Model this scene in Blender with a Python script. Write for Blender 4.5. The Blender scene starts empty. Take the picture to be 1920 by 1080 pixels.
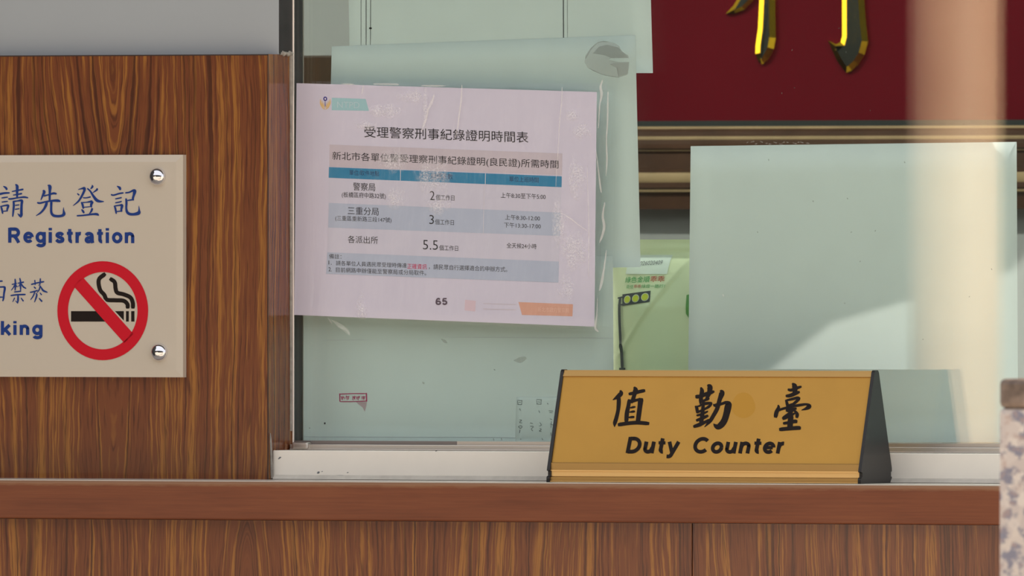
import bpy, bmesh, math, random
from mathutils import Vector, Matrix
random.seed(7)
S = bpy.context.scene
COL = S.collection

# ------------------------------------------------------------------ camera
F = 32000.0                       # focal length in pixels of the 1920 px wide frame
HOR = 480.0                       # pixel row of the horizon
TH = math.radians(23.5)           # camera stands to the right of the window, looking left
DIST = 15.35
CAMZ = 1.40
CP = Vector((DIST * math.sin(TH), -DIST * math.cos(TH), CAMZ))
DV = Vector((-math.sin(TH), math.cos(TH), 0))
RV = Vector((math.cos(TH), math.sin(TH), 0))
UP = Vector((0, 0, 1))
cam = bpy.data.cameras.new('camera')
camo = bpy.data.objects.new('camera', cam)
COL.objects.link(camo)
camo.location = CP
camo.rotation_euler = (math.pi / 2, 0, TH)
cam.sensor_width = 36
cam.lens = F * 36 / 1920
cam.shift_y = -(540 - HOR) / 1920
cam.clip_start = 0.1
cam.clip_end = 300
cam.dof.use_dof = True
cam.dof.focus_distance = DIST
cam.dof.aperture_fstop = 40
S.camera = camo

# ------------------------------------------------------------------ world, sun, exposure
W = bpy.data.worlds.new('world')
S.world = W
W.use_nodes = True
bg = W.node_tree.nodes['Background']
bg.inputs[0].default_value = (0.97, 0.97, 1.0, 1)
bg.inputs[1].default_value = 1.15
sun = bpy.data.lights.new('sun', 'SUN')
sun.energy = 11
sun.angle = 0.01
sun.color = (1.0, 0.88, 0.72)
suno = bpy.data.objects.new('sun', sun)
COL.objects.link(suno)
suno.rotation_euler = Vector((-0.88, -0.50, -0.85)).to_track_quat('-Z', 'Y').to_euler()
S.cycles.transparent_max_bounces = 32         # film, two panes and back again
vs = S.view_settings
S.display_settings.display_device = 'sRGB'
vs.view_transform = 'Standard'
vs.look = 'None'
vs.exposure = 0.0
vs.gamma = 1.0
vs.use_curve_mapping = False

# ------------------------------------------------------------------ helpers
def at(px, py, Y):
    """The point of the vertical plane y = Y seen at a pixel of the photograph."""
    d = DV + RV * ((px - 960) / F) + UP * ((HOR - py) / F)
    return CP + d * ((Y - CP.y) / d.y)

def on(px, py, P0, n):
    d = DV + RV * ((px - 960) / F) + UP * ((HOR - py) / F)
    return CP + d * ((P0 - CP).dot(n) / d.dot(n))

def lin(c):
    return tuple(((v / 255) / 12.92 if v / 255 <= 0.04045 else ((v / 255 + 0.055) / 1.055) ** 2.4) for v in c) + (1,)

class MB:
    def __init__(s):
        s.v, s.f, s.m, s.sm = [], [], [], []
    def face(s, pts, m=0, smooth=False):
        b = len(s.v)
        s.v += [Vector(p) for p in pts]
        s.f.append(list(range(b, b + len(pts))))
        s.m.append(m); s.sm.append(smooth)
    def mesh(s, vs_, fs, m=0, smooth=False):
        b = len(s.v)
        s.v += [Vector(p) for p in vs_]
        for f in fs:
            s.f.append([b + i for i in f]); s.m.append(m); s.sm.append(smooth)
    def box(s, x0, x1, y0, y1, z0, z1, m=0):
        v = [(x, y, z) for x in (x0, x1) for y in (y0, y1) for z in (z0, z1)]
        s.mesh(v, [(0, 1, 3, 2), (4, 6, 7, 5), (0, 4, 5, 1), (2, 3, 7, 6), (0, 2, 6, 4), (1, 5, 7, 3)], m)
    def extrude_x(s, prof, x0, x1, m=0, smooth=False):
        """closed profile of (y, z) points swept along x"""
        n = len(prof)
        v = [(x0, y, z) for y, z in prof] + [(x1, y, z) for y, z in prof]
        s.mesh(v, [(i, (i + 1) % n, n + (i + 1) % n, n + i) for i in range(n)], m, smooth)
        s.mesh(v[:n], [list(range(n))], m); s.mesh(v[n:], [list(range(n))[::-1]], m)
    def lathe(s, c, prof, axis=Vector((0, -1, 0)), n=28, m=0):
        """prof = (radius, height along axis)"""
        axis = axis.normalized()
        a = axis.orthogonal().normalized(); b = axis.cross(a)
        v = []
        for r, h in prof:
            for k in range(n):
                t = 2 * math.pi * k / n
                v.append(c + axis * h + (a * math.cos(t) + b * math.sin(t)) * r)
        fs = []
        for i in range(len(prof) - 1):
            for k in range(n):
                fs.append((i * n + k, i * n + (k + 1) % n, (i + 1) * n + (k + 1) % n, (i + 1) * n + k))
        s.mesh(v, fs, m, True)
    def build(s, name, mats, parent=None, bevel=0.0, seg=2, weld=False):
        me = bpy.data.meshes.new(name)
        off = Vector()
        p = parent
        while p is not None:
            off += p.location; p = p.parent
        me.from_pydata([v - off for v in s.v], [], s.f)
        if not isinstance(mats, (list, tuple)):
            mats = [mats]
        for m in mats:
            me.materials.append(m)
        for p_, mi, sm in zip(me.polygons, s.m, s.sm):
            p_.material_index = mi; p_.use_smooth = sm
        if weld:
            bm = bmesh.new(); bm.from_mesh(me)
            bmesh.ops.remove_doubles(bm, verts=bm.verts, dist=1e-6)
            bmesh.ops.recalc_face_normals(bm, faces=bm.faces)
            bm.to_mesh(me); bm.free()
        o = bpy.data.objects.new(name, me)
        COL.objects.link(o)
        if parent is not None:
            o.parent = parent
        if bevel:
            b = o.modifiers.new('edge', 'BEVEL'); b.width = bevel; b.segments = seg
            b.limit_method = 'ANGLE'; b.harden_normals = False
        return o

def reorigin(o):
    vs_ = [v.co for v in o.data.vertices]
    c = Vector(((min(v.x for v in vs_) + max(v.x for v in vs_)) / 2, (min(v.y for v in vs_) + max(v.y for v in vs_)) / 2, min(v.z for v in vs_)))
    o.data.transform(Matrix.Translation(-c)); o.location = c
    return o

def tag(o, label, cat, group=None):
    o['label'] = label; o['category'] = cat
    if group: o['group'] = group
    return o

def thing(name, label, cat, loc, group=None):
    o = bpy.data.objects.new(name, None)
    o.empty_display_size = 0.05
    COL.objects.link(o); o.location = loc
    return tag(o, label, cat, group)

def struct(o):
    o['kind'] = 'structure'
    return o

# ------------------------------------------------------------------ node helpers
class NT:
    def __init__(s, name):
        s.mat = bpy.data.materials.new(name); s.mat.use_nodes = True
        s.t = s.mat.node_tree; s.bsdf = s.t.nodes['Principled BSDF']; s.out = s.t.nodes['Material Output']
    def n(s, typ, **kw):
        nd = s.t.nodes.new(typ)
        for k, v in kw.items(): setattr(nd, k, v)
        return nd
    def l(s, a, b): s.t.links.new(a, b)
    def val(s, sock, v):
        if isinstance(v, bpy.types.NodeSocket): s.l(v, sock)
        else: sock.default_value = v
    def m(s, op, a, b=0.0, c=0.0):
        nd = s.n('ShaderNodeMath', operation=op)
        s.val(nd.inputs[0], a); s.val(nd.inputs[1], b); s.val(nd.inputs[2], c)
        return nd.outputs[0]
    def xyz(s, x, y, z):
        nd = s.n('ShaderNodeCombineXYZ')
        s.val(nd.inputs[0], x); s.val(nd.inputs[1], y); s.val(nd.inputs[2], z)
        return nd.outputs[0]
    def noise(s, vec, scale=1.0, detail=2.0, rough=0.5):
        nd = s.n('ShaderNodeTexNoise')
        s.l(vec, nd.inputs['Vector']); nd.inputs['Scale'].default_value = scale
        nd.inputs['Detail'].default_value = detail; nd.inputs['Roughness'].default_value = rough
        return nd.outputs['Fac']
    def ramp(s, fac, stops, interp='LINEAR'):
        nd = s.n('ShaderNodeValToRGB'); s.l(fac, nd.inputs[0])
        cr = nd.color_ramp; cr.interpolation = interp
        while len(cr.elements) < len(stops): cr.elements.new(0.5)
        for e, (p, c) in zip(cr.elements, stops):
            e.position = p; e.color = c if len(c) == 4 else tuple(c) + (1,)
        return nd.outputs[0]
    def mix(s, fac, a, b):
        nd = s.n('ShaderNodeMix', data_type='RGBA')
        s.val(nd.inputs[0], fac); s.val(nd.inputs[6], a); s.val(nd.inputs[7], b)
        return nd.outputs[2]
    def coord(s):
        tc = s.n('ShaderNodeTexCoord'); sp = s.n('ShaderNodeSeparateXYZ')
        s.l(tc.outputs['Object'], sp.inputs[0])
        return tc.outputs['Object'], sp.outputs
    def bump(s, h, strength, dist):
        b = s.n('ShaderNodeBump'); b.inputs['Strength'].default_value = strength; b.inputs['Distance'].default_value = dist
        s.l(h, b.inputs['Height']); s.l(b.outputs[0], s.bsdf.inputs['Normal'])

def flat(name, rgb, rough=0.6, metal=0.0, spec=0.5, var=0.0, scale=30.0):
    t = NT(name); b = t.bsdf
    c = lin(rgb) if max(rgb) > 1.0 else tuple(rgb) + (1,)
    b.inputs['Roughness'].default_value = rough; b.inputs['Metallic'].default_value = metal
    b.inputs['Specular IOR Level'].default_value = spec
    if var:
        o, _ = t.coord()
        k = t.noise(o, scale, 4.0, 0.6)
        lo = tuple(v * (1 - var) for v in c[:3]) + (1,); hi = tuple(min(1, v * (1 + var)) for v in c[:3]) + (1,)
        t.l(t.ramp(k, [(0.3, lo), (0.7, hi)]), b.inputs['Base Color'])
    else:
        b.inputs['Base Color'].default_value = c
    return t.mat

def wood(name, xc, zc, k, dark, mid, gold, rough=0.15, gain=1.0):
    """vertical grained laminate with one cathedral figure centred at x = xc, z = zc"""
    t = NT(name); o, c = t.coord(); X, Z = t.m('ADD', c[0], c[1]), c[2]      # grain wraps round the jamb
    w1 = t.m('MULTIPLY', t.m('SUBTRACT', t.noise(t.xyz(t.m('MULTIPLY', X, 8.0), 0.0, t.m('MULTIPLY', Z, 2.2)), 1.0, 2.0), 0.5), 0.045)
    w2 = t.m('MULTIPLY', t.m('SUBTRACT', t.noise(t.xyz(t.m('MULTIPLY', X, 70.0), 3.0, t.m('MULTIPLY', Z, 24.0)), 1.0, 3.0), 0.5), 0.0050)
    dx = t.m('SUBTRACT', X, xc)
    a = t.m('SQRT', t.m('ADD', t.m('MULTIPLY', dx, dx), 0.00003))
    q = t.m('DIVIDE', dx, 0.05)
    g = t.m('POWER', 2.71828, t.m('MULTIPLY', t.m('MULTIPLY', q, q), -1.0))
    dz = t.m('SUBTRACT', Z, zc); dq = t.m('DIVIDE', dz, 0.11)
    gz = t.m('POWER', 2.71828, t.m('MULTIPLY', t.m('MULTIPLY', dq, dq), -1.0))
    u0 = t.m('SUBTRACT', a, t.m('MULTIPLY', t.m('MULTIPLY', t.m('MULTIPLY', dz, gz), k), g))
    u = t.m('ADD', t.m('ADD', u0, w1), w2)
    broad = t.noise(t.xyz(t.m('MULTIPLY', u, 40.0), 0.0, t.m('MULTIPLY', Z, 0.6)), 1.0, 1.0)
    mid_ = t.noise(t.xyz(t.m('MULTIPLY', u, 250.0), 5.0, t.m('MULTIPLY', Z, 1.2)), 1.0, 2.0)
    fine = t.noise(t.xyz(t.m('MULTIPLY', u, 640.0), 9.0, t.m('MULTIPLY', Z, 16.0)), 1.0, 2.0)
    v = t.m('ADD', t.m('ADD', t.m('MULTIPLY', broad, 0.26), t.m('MULTIPLY', mid_, 0.46)), t.m('MULTIPLY', fine, 0.36))
    col = t.ramp(v, [(0.40, dark), (0.48, mid), (0.545, mid), (0.615, gold), (0.72, gold)])
    line = t.noise(t.xyz(t.m('MULTIPLY', u, 290.0), 14.0, t.m('MULTIPLY', Z, 2.4)), 1.0, 1.0)
    lf = t.ramp(line, [(0.57, (0, 0, 0, 1)), (0.67, (1, 1, 1, 1))])
    pore = t.noise(t.xyz(t.m('MULTIPLY', u, 900.0), 21.0, t.m('MULTIPLY', Z, 30.0)), 1.0, 1.0)
    pf = t.ramp(pore, [(0.56, (0, 0, 0, 1)), (0.68, (1, 1, 1, 1))])
    dk = tuple(x * 0.55 for x in dark[:3]) + (1,)
    col = t.mix(t.m('MULTIPLY', lf, 0.75), col, dk)
    col = t.mix(t.m('MULTIPLY', pf, 0.55), col, dk)
    t.l(col, t.bsdf.inputs['Base Color'])
    t.bsdf.inputs['Roughness'].default_value = rough
    t.bsdf.inputs['Specular IOR Level'].default_value = 0.7
    return t.mat

def edge_wood(name):
    t = NT(name); o, c = t.coord(); X, Z = c[0], c[2]
    n1 = t.noise(t.xyz(t.m('MULTIPLY', X, 6.0), 0.0, t.m('MULTIPLY', Z, 420.0)), 1.0, 4.0, 0.65)
    n2 = t.noise(t.xyz(t.m('MULTIPLY', X, 40.0), 4.0, t.m('MULTIPLY', Z, 900.0)), 1.0, 3.0)
    n3 = t.noise(t.xyz(t.m('MULTIPLY', X, 9.0), 8.0, t.m('MULTIPLY', Z, 60.0)), 1.0, 3.0)
    v = t.m('ADD', t.m('ADD', t.m('MULTIPLY', n1, 0.45), t.m('MULTIPLY', n2, 0.2)), t.m('MULTIPLY', n3, 0.35))
    col = t.ramp(v, [(0.32, (0.135, 0.036, 0.014, 1)), (0.5, (0.195, 0.055, 0.021, 1)), (0.7, (0.25, 0.080, 0.030, 1))])
    # worn upper arris where the varnish has rubbed off
    wear = t.noise(t.xyz(t.m('MULTIPLY', X, 30.0), 1.0, t.m('MULTIPLY', Z, 200.0)), 1.0, 4.0, 0.7)
    h = t.m('ADD', t.m('DIVIDE', t.m('SUBTRACT', Z, ZTOP - ZCB - 0.0058), 0.0035), t.m('MULTIPLY', t.m('SUBTRACT', wear, 0.5), 1.6))
    wf = t.ramp(h, [(0.0, (0, 0, 0, 1)), (0.8, (1, 1, 1, 1))])
    col = t.mix(t.m('MULTIPLY', wf, 0.75), col, (0.30, 0.16, 0.085, 1))
    t.l(col, t.bsdf.inputs['Base Color']); t.bsdf.inputs['Roughness'].default_value = 0.38
    t.bsdf.inputs['Specular IOR Level'].default_value = 0.45
    return t.mat

def glass(name, tint, refl=0.04):
    """thin architectural glass: tinted see-through with a Fresnel mirror on each face"""
    t = NT(name); t.t.nodes.remove(t.bsdf)
    lw = t.n('ShaderNodeLayerWeight'); lw.inputs[0].default_value = 0.5
    f = t.m('ADD', t.m('MULTIPLY', t.m('POWER', lw.outputs['Facing'], 5.0), 1.0 - refl), refl)
    tr = t.n('ShaderNodeBsdfTransparent'); tr.inputs[0].default_value = tuple(tint) + (1,)
    gl = t.n('ShaderNodeBsdfGlossy'); gl.inputs['Roughness'].default_value = 0.0; gl.inputs[0].default_value = (1, 1, 1, 1)
    mx = t.n('ShaderNodeMixShader'); t.l(f, mx.inputs[0]); t.l(tr.outputs[0], mx.inputs[1]); t.l(gl.outputs[0], mx.inputs[2])
    t.l(mx.outputs[0], t.out.inputs['Surface'])
    return t.mat

def arc(cx, cy, rx, ry, a0, a1, n=14):
    return [(cx + rx * math.cos(math.radians(a0 + (a1 - a0) * k / n)), cy + ry * math.sin(math.radians(a0 + (a1 - a0) * k / n))) for k in range(n + 1)]
S_PTS = [(.385, .37), (.31, .445), (.21, .455), (.12, .42), (.10, .35), (.17, .295), (.29, .245), (.375, .19), (.36, .10), (.26, .065), (.16, .07), (.06, .15)]
LET = {
 'D': (.66, [[(.075, 0), (.075, .72)], [(.075, .655), (.22, .655)] + arc(.23, .36, .29, .295, 88, -88) + [(.22, .065), (.075, .065)]]),
 'C': (.70, [arc(.345, .36, .275, .295, 42, 318, 22)]),
 'R': (.67, [[(.075, 0), (.075, .72)], [(.075, .655), (.33, .655)] + arc(.33, .49, .17, .165, 88, -88) + [(.33, .325), (.075, .325)], [(.27, .34), (.40, .20), (.52, 0)]]),
 'S': (.64, [[(x * 1.36, y * 1.34 + .01) for x, y in S_PTS]]),
 'u': (.53, [[(.07, .52), (.07, .2)] + arc(.21, .205, .14, .14, 182, 358) + [(.37, .25)], [(.385, .52), (.385, 0)]]),
 't': (.36, [[(.15, .67), (.15, .17)] + arc(.255, .165, .105, .10, 182, 275), [(.01, .465), (.30, .465)]]),
 'y': (.52, [[(.05, .52), (.245, .03)], [(.44, .52), (.26, .02), (.21, -.10), (.15, -.145), (.05, -.14)]]),
 'o': (.55, [arc(.25, .26, .18, .195, 0, 360, 26)]),
 'n': (.53, [[(.07, 0), (.07, .52)], [(.075, .27)] + arc(.23, .31, .15, .145, 170, 2) + [(.38, 0)]]),
 'm': (.79, [[(.07, 0), (.07, .52)], [(.075, .27)] + arc(.20, .32, .13, .135, 170, 2) + [(.33, 0)], [(.335, .27)] + arc(.465, .32, .13, .135, 170, 2) + [(.595, 0)]]),
 'e': (.53, [[(.09, .265), (.40, .265)], arc(.25, .26, .18, .195, 4, 318, 22)]),
 'r': (.36, [[(.07, 0), (.07, .52)], [(.075, .26)] + arc(.23, .30, .15, .155, 172, 80)]),
 'g': (.55, [arc(.235, .265, .17, .19, 0, 360, 26), [(.41, .52), (.41, -.02)] + arc(.24, -.04, .17, .10, 2, -165)]),
 'i': (.23, [[(.075, 0), (.075, .52)], [(.075, .60), (.075, .72)]]),
 's': (.49, [S_PTS]),
 'a': (.52, [[(.075, .37), (.13, .435), (.23, .455), (.33, .42), (.365, .33), (.37, .12), (.40, 0)], [(.36, .285), (.21, .255), (.10, .20), (.085, .12), (.15, .065), (.25, .075), (.36, .16)]]),
 'k': (.52, [[(.07, 0), (.07, .72)], [(.42, .52), (.10, .19)], [(.19, .30), (.44, 0)]]),
 '6': (.56, [arc(.255, .22, .175, .16, 0, 360, 24), [(.08, .22), (.085, .40), (.14, .58), (.26, .655), (.385, .57)]]),
 '5': (.56, [[(.42, .655), (.12, .655)], [(.135, .67), (.095, .335)], [(.095, .345), (.18, .41), (.31, .40), (.405, .29), (.395, .15), (.30, .07), (.19, .07), (.07, .16)]]),
}
def sans(mb, s, x0, x1, ybase, ycap, proj, m=0, slant=0.0, slope=0.0, pen=0.162, track=0.0):
    """bold upright or slanted sans letters drawn with an even pen between pixels x0..x1"""
    tot = sum(LET[c][0] + track for c in s) - 0.09 - track
    sy = (ybase - ycap) / 0.72; sx = (x1 - x0 - slant * 0.5 * sy) / tot
    x = 0.0
    for c in s:
        adv, sts = LET[c]
        for st in sts:
            pts = []
            for a_, b_ in st:
                px = x0 + (x + a_) * sx + slant * b_ * sy
                pts.append((px, ybase - b_ * sy + slope * (px - x0), pen * (sx + sy) / 2 * (0.86 if abs(st[0][1] - st[-1][1]) < 1e-6 and len(st) == 2 else 1)))
            stroke(mb, pts, proj, m, sub=4, butt=True)
        x += adv + track

# ------------------------------------------------------------------ key measures
EX = at(503, 500, 0).x                     # left edge of the window opening
ZTOP = at(960, 904.5, -0.092).z            # countertop surface
YC = -0.092                                # front of the countertop
ZCB = at(960, 978.5, YC).z                 # underside of the counter edge
ZPT = at(250, 102.8, 0).z                  # top of the wood wall panel
XL, XR, XWR = -2.6, 2.6, 1.30
YB = 0.076                                 # back of the front wall
ZW = 2.25                                  # window head
YA0, YA1 = 0.0540, 0.0580                  # front pane
YP0, YP1 = 0.0690, 0.0730                  # rear pane
YPAP = 0.0752                              # papers behind the panes

# ------------------------------------------------------------------ materials
M = {}
dk, md, gd = (0.085, 0.021, 0.010, 1), (0.185, 0.054, 0.018, 1), (0.35, 0.142, 0.028, 1)
xv = at(212, 200, 0).x; zv = at(212, 250, 0).z
M['wood_upper'] = wood('wood_laminate_upper', xv, zv, 0.17, dk, md, gd)
xv2 = at(313, 1000, YC + 0.012).x; zv2 = at(313, 985, YC).z
M['wood_lower'] = wood('wood_laminate_lower', xv2, zv2, -0.2, dk, md, gd)
M['edge'] = edge_wood('varnished_edge_wood')
M['grey_wall'] = flat('grey_painted_wall', (0.385, 0.42, 0.445), 0.7, var=0.03, scale=3)
M['cream'] = flat('cream_enamelled_sill', (0.95, 0.895, 0.80), 0.35, var=0.03, scale=12)
M['alu'] = flat('brushed_aluminium', (0.62, 0.57, 0.52), 0.38, 0.85)
M['alu_highlight'] = flat('bead_painted_highlight', (0.95, 0.84, 0.76), 0.3, 0.1)  # warm pale colour imitates sunlight glinting off the bead
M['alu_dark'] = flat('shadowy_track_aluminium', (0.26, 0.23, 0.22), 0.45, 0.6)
M['dark_metal'] = flat('dark_bronze_strip', (0.035, 0.033, 0.036), 0.45, 0.3, var=0.25, scale=60)
M['caulk'] = flat('grey_sealant', (0.33, 0.30, 0.265), 0.8, var=0.25, scale=150)
M['top_sheet'] = flat('grey_counter_laminate', (0.60, 0.555, 0.50), 0.35)
M['pane'] = glass('window_glass', (0.960, 0.990, 0.981))
M['paper'] = flat('white_paper', (0.81, 0.81, 0.81), 0.8, var=0.02, scale=25)
M['paper_notice'] = flat('notice_paper', (0.68, 0.665, 0.775), 0.75)
M['ink_black'] = flat('black_ink', (0.012, 0.011, 0.014), 0.6)
M['ink_grey'] = flat('grey_ink', (0.10, 0.07, 0.10), 0.6)
M['ink_pen'] = flat('pen_ink', (0.16, 0.17, 0.18), 0.6)
M['ink_navy'] = flat('navy_ink', (0.02, 0.045, 0.12), 0.6)
M['ink_red'] = flat('red_ink', (0.60, 0.03, 0.12), 0.6)
M['stamp_red'] = flat('stamp_red', (0.55, 0.06, 0.16), 0.7)
M['stamp_faint'] = flat('stamp_smear', (0.62, 0.42, 0.46), 0.7)
M['gray_band'] = flat('printed_grey_band', (0.60, 0.55, 0.60), 0.75)
M['lav_band'] = flat('printed_pale_row', (0.64, 0.64, 0.74), 0.75)
M['blue_band'] = flat('printed_blue_header', (0.035, 0.245, 0.43), 0.7)
M['pale_blue'] = flat('printed_blue_row', (0.48, 0.55, 0.67), 0.75)
M['teal'] = flat('printed_teal', (0.36, 0.62, 0.65), 0.7)
M['teal_light'] = flat('printed_teal_letters', (0.52, 0.70, 0.73), 0.7)
M['orange'] = flat('printed_orange', (0.72, 0.40, 0.29), 0.7)
M['orange_light'] = flat('printed_orange_letters', (0.86, 0.58, 0.45), 0.7)
M['faint'] = flat('faint_print', (0.64, 0.60, 0.66), 0.75)
M['faint_pink'] = flat('faint_pink_print', (0.72, 0.58, 0.64), 0.75)
M['emb_gold'] = flat('emblem_gold', (0.78, 0.55, 0.22), 0.6)
M['emb_blue'] = flat('emblem_blue', (0.03, 0.03, 0.28), 0.6)
M['white'] = flat('printed_white', (0.80, 0.78, 0.80), 0.6)
M['acrylic'] = flat('cream_acrylic', (0.60, 0.535, 0.445), 0.16, spec=0.5)
M['sign_blue'] = flat('sign_blue', (0.012, 0.045, 0.23), 0.45, spec=0.2)
M['sign_red'] = flat('sign_red', (0.60, 0.006, 0.022), 0.45, spec=0.2)
M['sign_black'] = flat('sign_black', (0.014, 0.009, 0.008), 0.5, spec=0.15)
M['crease_glint'] = None
M['added_glow'] = NT('added_glow_panel').mat
_b = M['added_glow'].node_tree.nodes['Principled BSDF']
_b.inputs['Emission Color'].default_value = (1.0, 0.90, 0.70, 1); _b.inputs['Emission Strength'].default_value = 2.4
M['added_canopy'] = flat('added_canopy_dark', (0.06, 0.06, 0.065), 0.8)
M['added_wall_dark'] = flat('light_blocker_wall', (0.05, 0.048, 0.047), 0.8)
M['van_glass'] = flat('dark_vehicle_glass', (0.01, 0.012, 0.014), 0.1)
M['seam'] = flat('dark_laminate_seam', (0.035, 0.016, 0.010), 0.5)
M['sill_bead'] = flat('cream_sealant', (0.62, 0.58, 0.51), 0.6, var=0.1, scale=60)
M['chrome'] = flat('chrome', (0.80, 0.80, 0.84), 0.06, 1.0)
M['gold_face'] = flat('gold_anodised_face', (0.53, 0.295, 0.058), 0.5, 0.2, 0.3, var=0.05, scale=14)
M['gold_rail'] = flat('gold_anodised_rail', (0.52, 0.31, 0.10), 0.32, 0.55)
M['gold_light'] = flat('gold_anodised_strip', (0.92, 0.60, 0.24), 0.35, 0.4)
M['black_plastic'] = flat('black_plastic', (0.016, 0.015, 0.016), 0.28, spec=0.35)
M['gold_stain'] = flat('amber_stain', (0.51, 0.27, 0.036), 0.5, 0.2, 0.3)
M['plaque_red'] = flat('plaque_red_lacquer', (0.165, 0.005, 0.013), 0.5, spec=0.04, var=0.06, scale=5)
M['gilt'] = flat('gilt_mirror', (1.0, 0.58, 0.03), 0.10, 1.0)
M['gilt_face'] = flat('gilt_face_dark_reflection', (0.075, 0.075, 0.06), 0.18, 0.8)  # dark colour stands for the dim surroundings a gold face would mirror
M['frame_brown'] = flat('frame_dark_brown', (0.095, 0.046, 0.027), 0.5, spec=0.2, var=0.2, scale=20)
M['frame_gold'] = flat('frame_worn_gold', (0.50, 0.35, 0.19), 0.6, spec=0.3, var=0.12, scale=20)
M['frame_gap'] = flat('painted_frame_shadow', (0.03, 0.036, 0.033), 0.7)
M['bag'] = flat('pale_green_foil', (0.63, 0.70, 0.46), 0.36, var=0.04, scale=12)
M['bag_dark'] = flat('bag_dark_green', (0.08, 0.26, 0.05), 0.4)
M['bag_grey'] = flat('bag_print_panel', (0.60, 0.68, 0.62), 0.5)
M['bag_green'] = flat('bag_green_letters', (0.05, 0.32, 0.10), 0.5)
M['bag_red'] = flat('bag_red_letters', (0.42, 0.05, 0.04), 0.5)
M['bag_black'] = flat('bag_signal_black', (0.035, 0.045, 0.05), 0.5)
M['bag_lamp'] = flat('bag_signal_lamp', (0.50, 0.56, 0.03), 0.5)
M['bag_rim'] = flat('bag_signal_rim', (0.56, 0.60, 0.46), 0.5)
M['room_wall'] = flat('room_plaster', (0.46, 0.465, 0.455), 0.8)
M['room_floor'] = flat('room_floor_tile', (0.40, 0.38, 0.35), 0.4)
M['part_wood'] = flat('dark_partition_wood', (0.045, 0.028, 0.016), 0.5, spec=0.2, var=0.3, scale=14)
M['pavement'] = flat('warm_pavement', (0.42, 0.37, 0.31), 0.85, var=0.15, scale=4)
M['far_dark'] = flat('dark_facade', (0.012, 0.013, 0.013), 0.8, spec=0.1)
M['pole'] = flat('beige_painted_post', (0.76, 0.50, 0.33), 0.6, var=0.16, scale=1.6)
M['white_body'] = flat('white_gloss_paint', (0.66, 0.72, 0.74), 0.4)
M['rubber'] = flat('black_rubber', (0.02, 0.02, 0.02), 0.8)
M['lamp_glow'] = NT('lamp_tube').mat
_b = M['lamp_glow'].node_tree.nodes['Principled BSDF']
_b.inputs['Emission Color'].default_value = (1.0, 0.93, 0.80, 1); _b.inputs['Emission Strength'].default_value = 22

def granite():
    t = NT('speckled_granite'); o, c = t.coord()
    vor = t.n('ShaderNodeTexVoronoi'); vor.inputs['Scale'].default_value = 110
    t.l(o, vor.inputs['Vector'])
    n1 = t.noise(o, 95, 3.0, 0.6); n2 = t.noise(o, 190, 2.0)
    col = t.ramp(vor.outputs['Color'], [(0.0, (0.62, 0.55, 0.49, 1)), (0.5, (0.50, 0.44, 0.42, 1)), (1.0, (0.70, 0.64, 0.58, 1))])
    col = t.mix(t.ramp(n1, [(0.51, (0, 0, 0, 1)), (0.58, (1, 1, 1, 1))]), col, (0.21, 0.21, 0.27, 1))
    col = t.mix(t.m('MULTIPLY', t.ramp(n2, [(0.58, (0, 0, 0, 1)), (0.66, (1, 1, 1, 1))]), 0.6), col, (0.42, 0.30, 0.26, 1))
    t.l(col, t.bsdf.inputs['Base Color']); t.bsdf.inputs['Roughness'].default_value = 0.4
    return t.mat
def granite_cap():
    t = NT('brown_granite'); o, c = t.coord()
    n1 = t.noise(o, 45, 4.0, 0.6)
    t.l(t.ramp(n1, [(0.35, (0.10, 0.07, 0.055, 1)), (0.55, (0.22, 0.16, 0.125, 1)), (0.7, (0.36, 0.28, 0.24, 1))]), t.bsdf.inputs['Base Color'])
    t.bsdf.inputs['Roughness'].default_value = 0.4
    return t.mat
M['granite'] = granite(); M['granite_cap'] = granite_cap()

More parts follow.
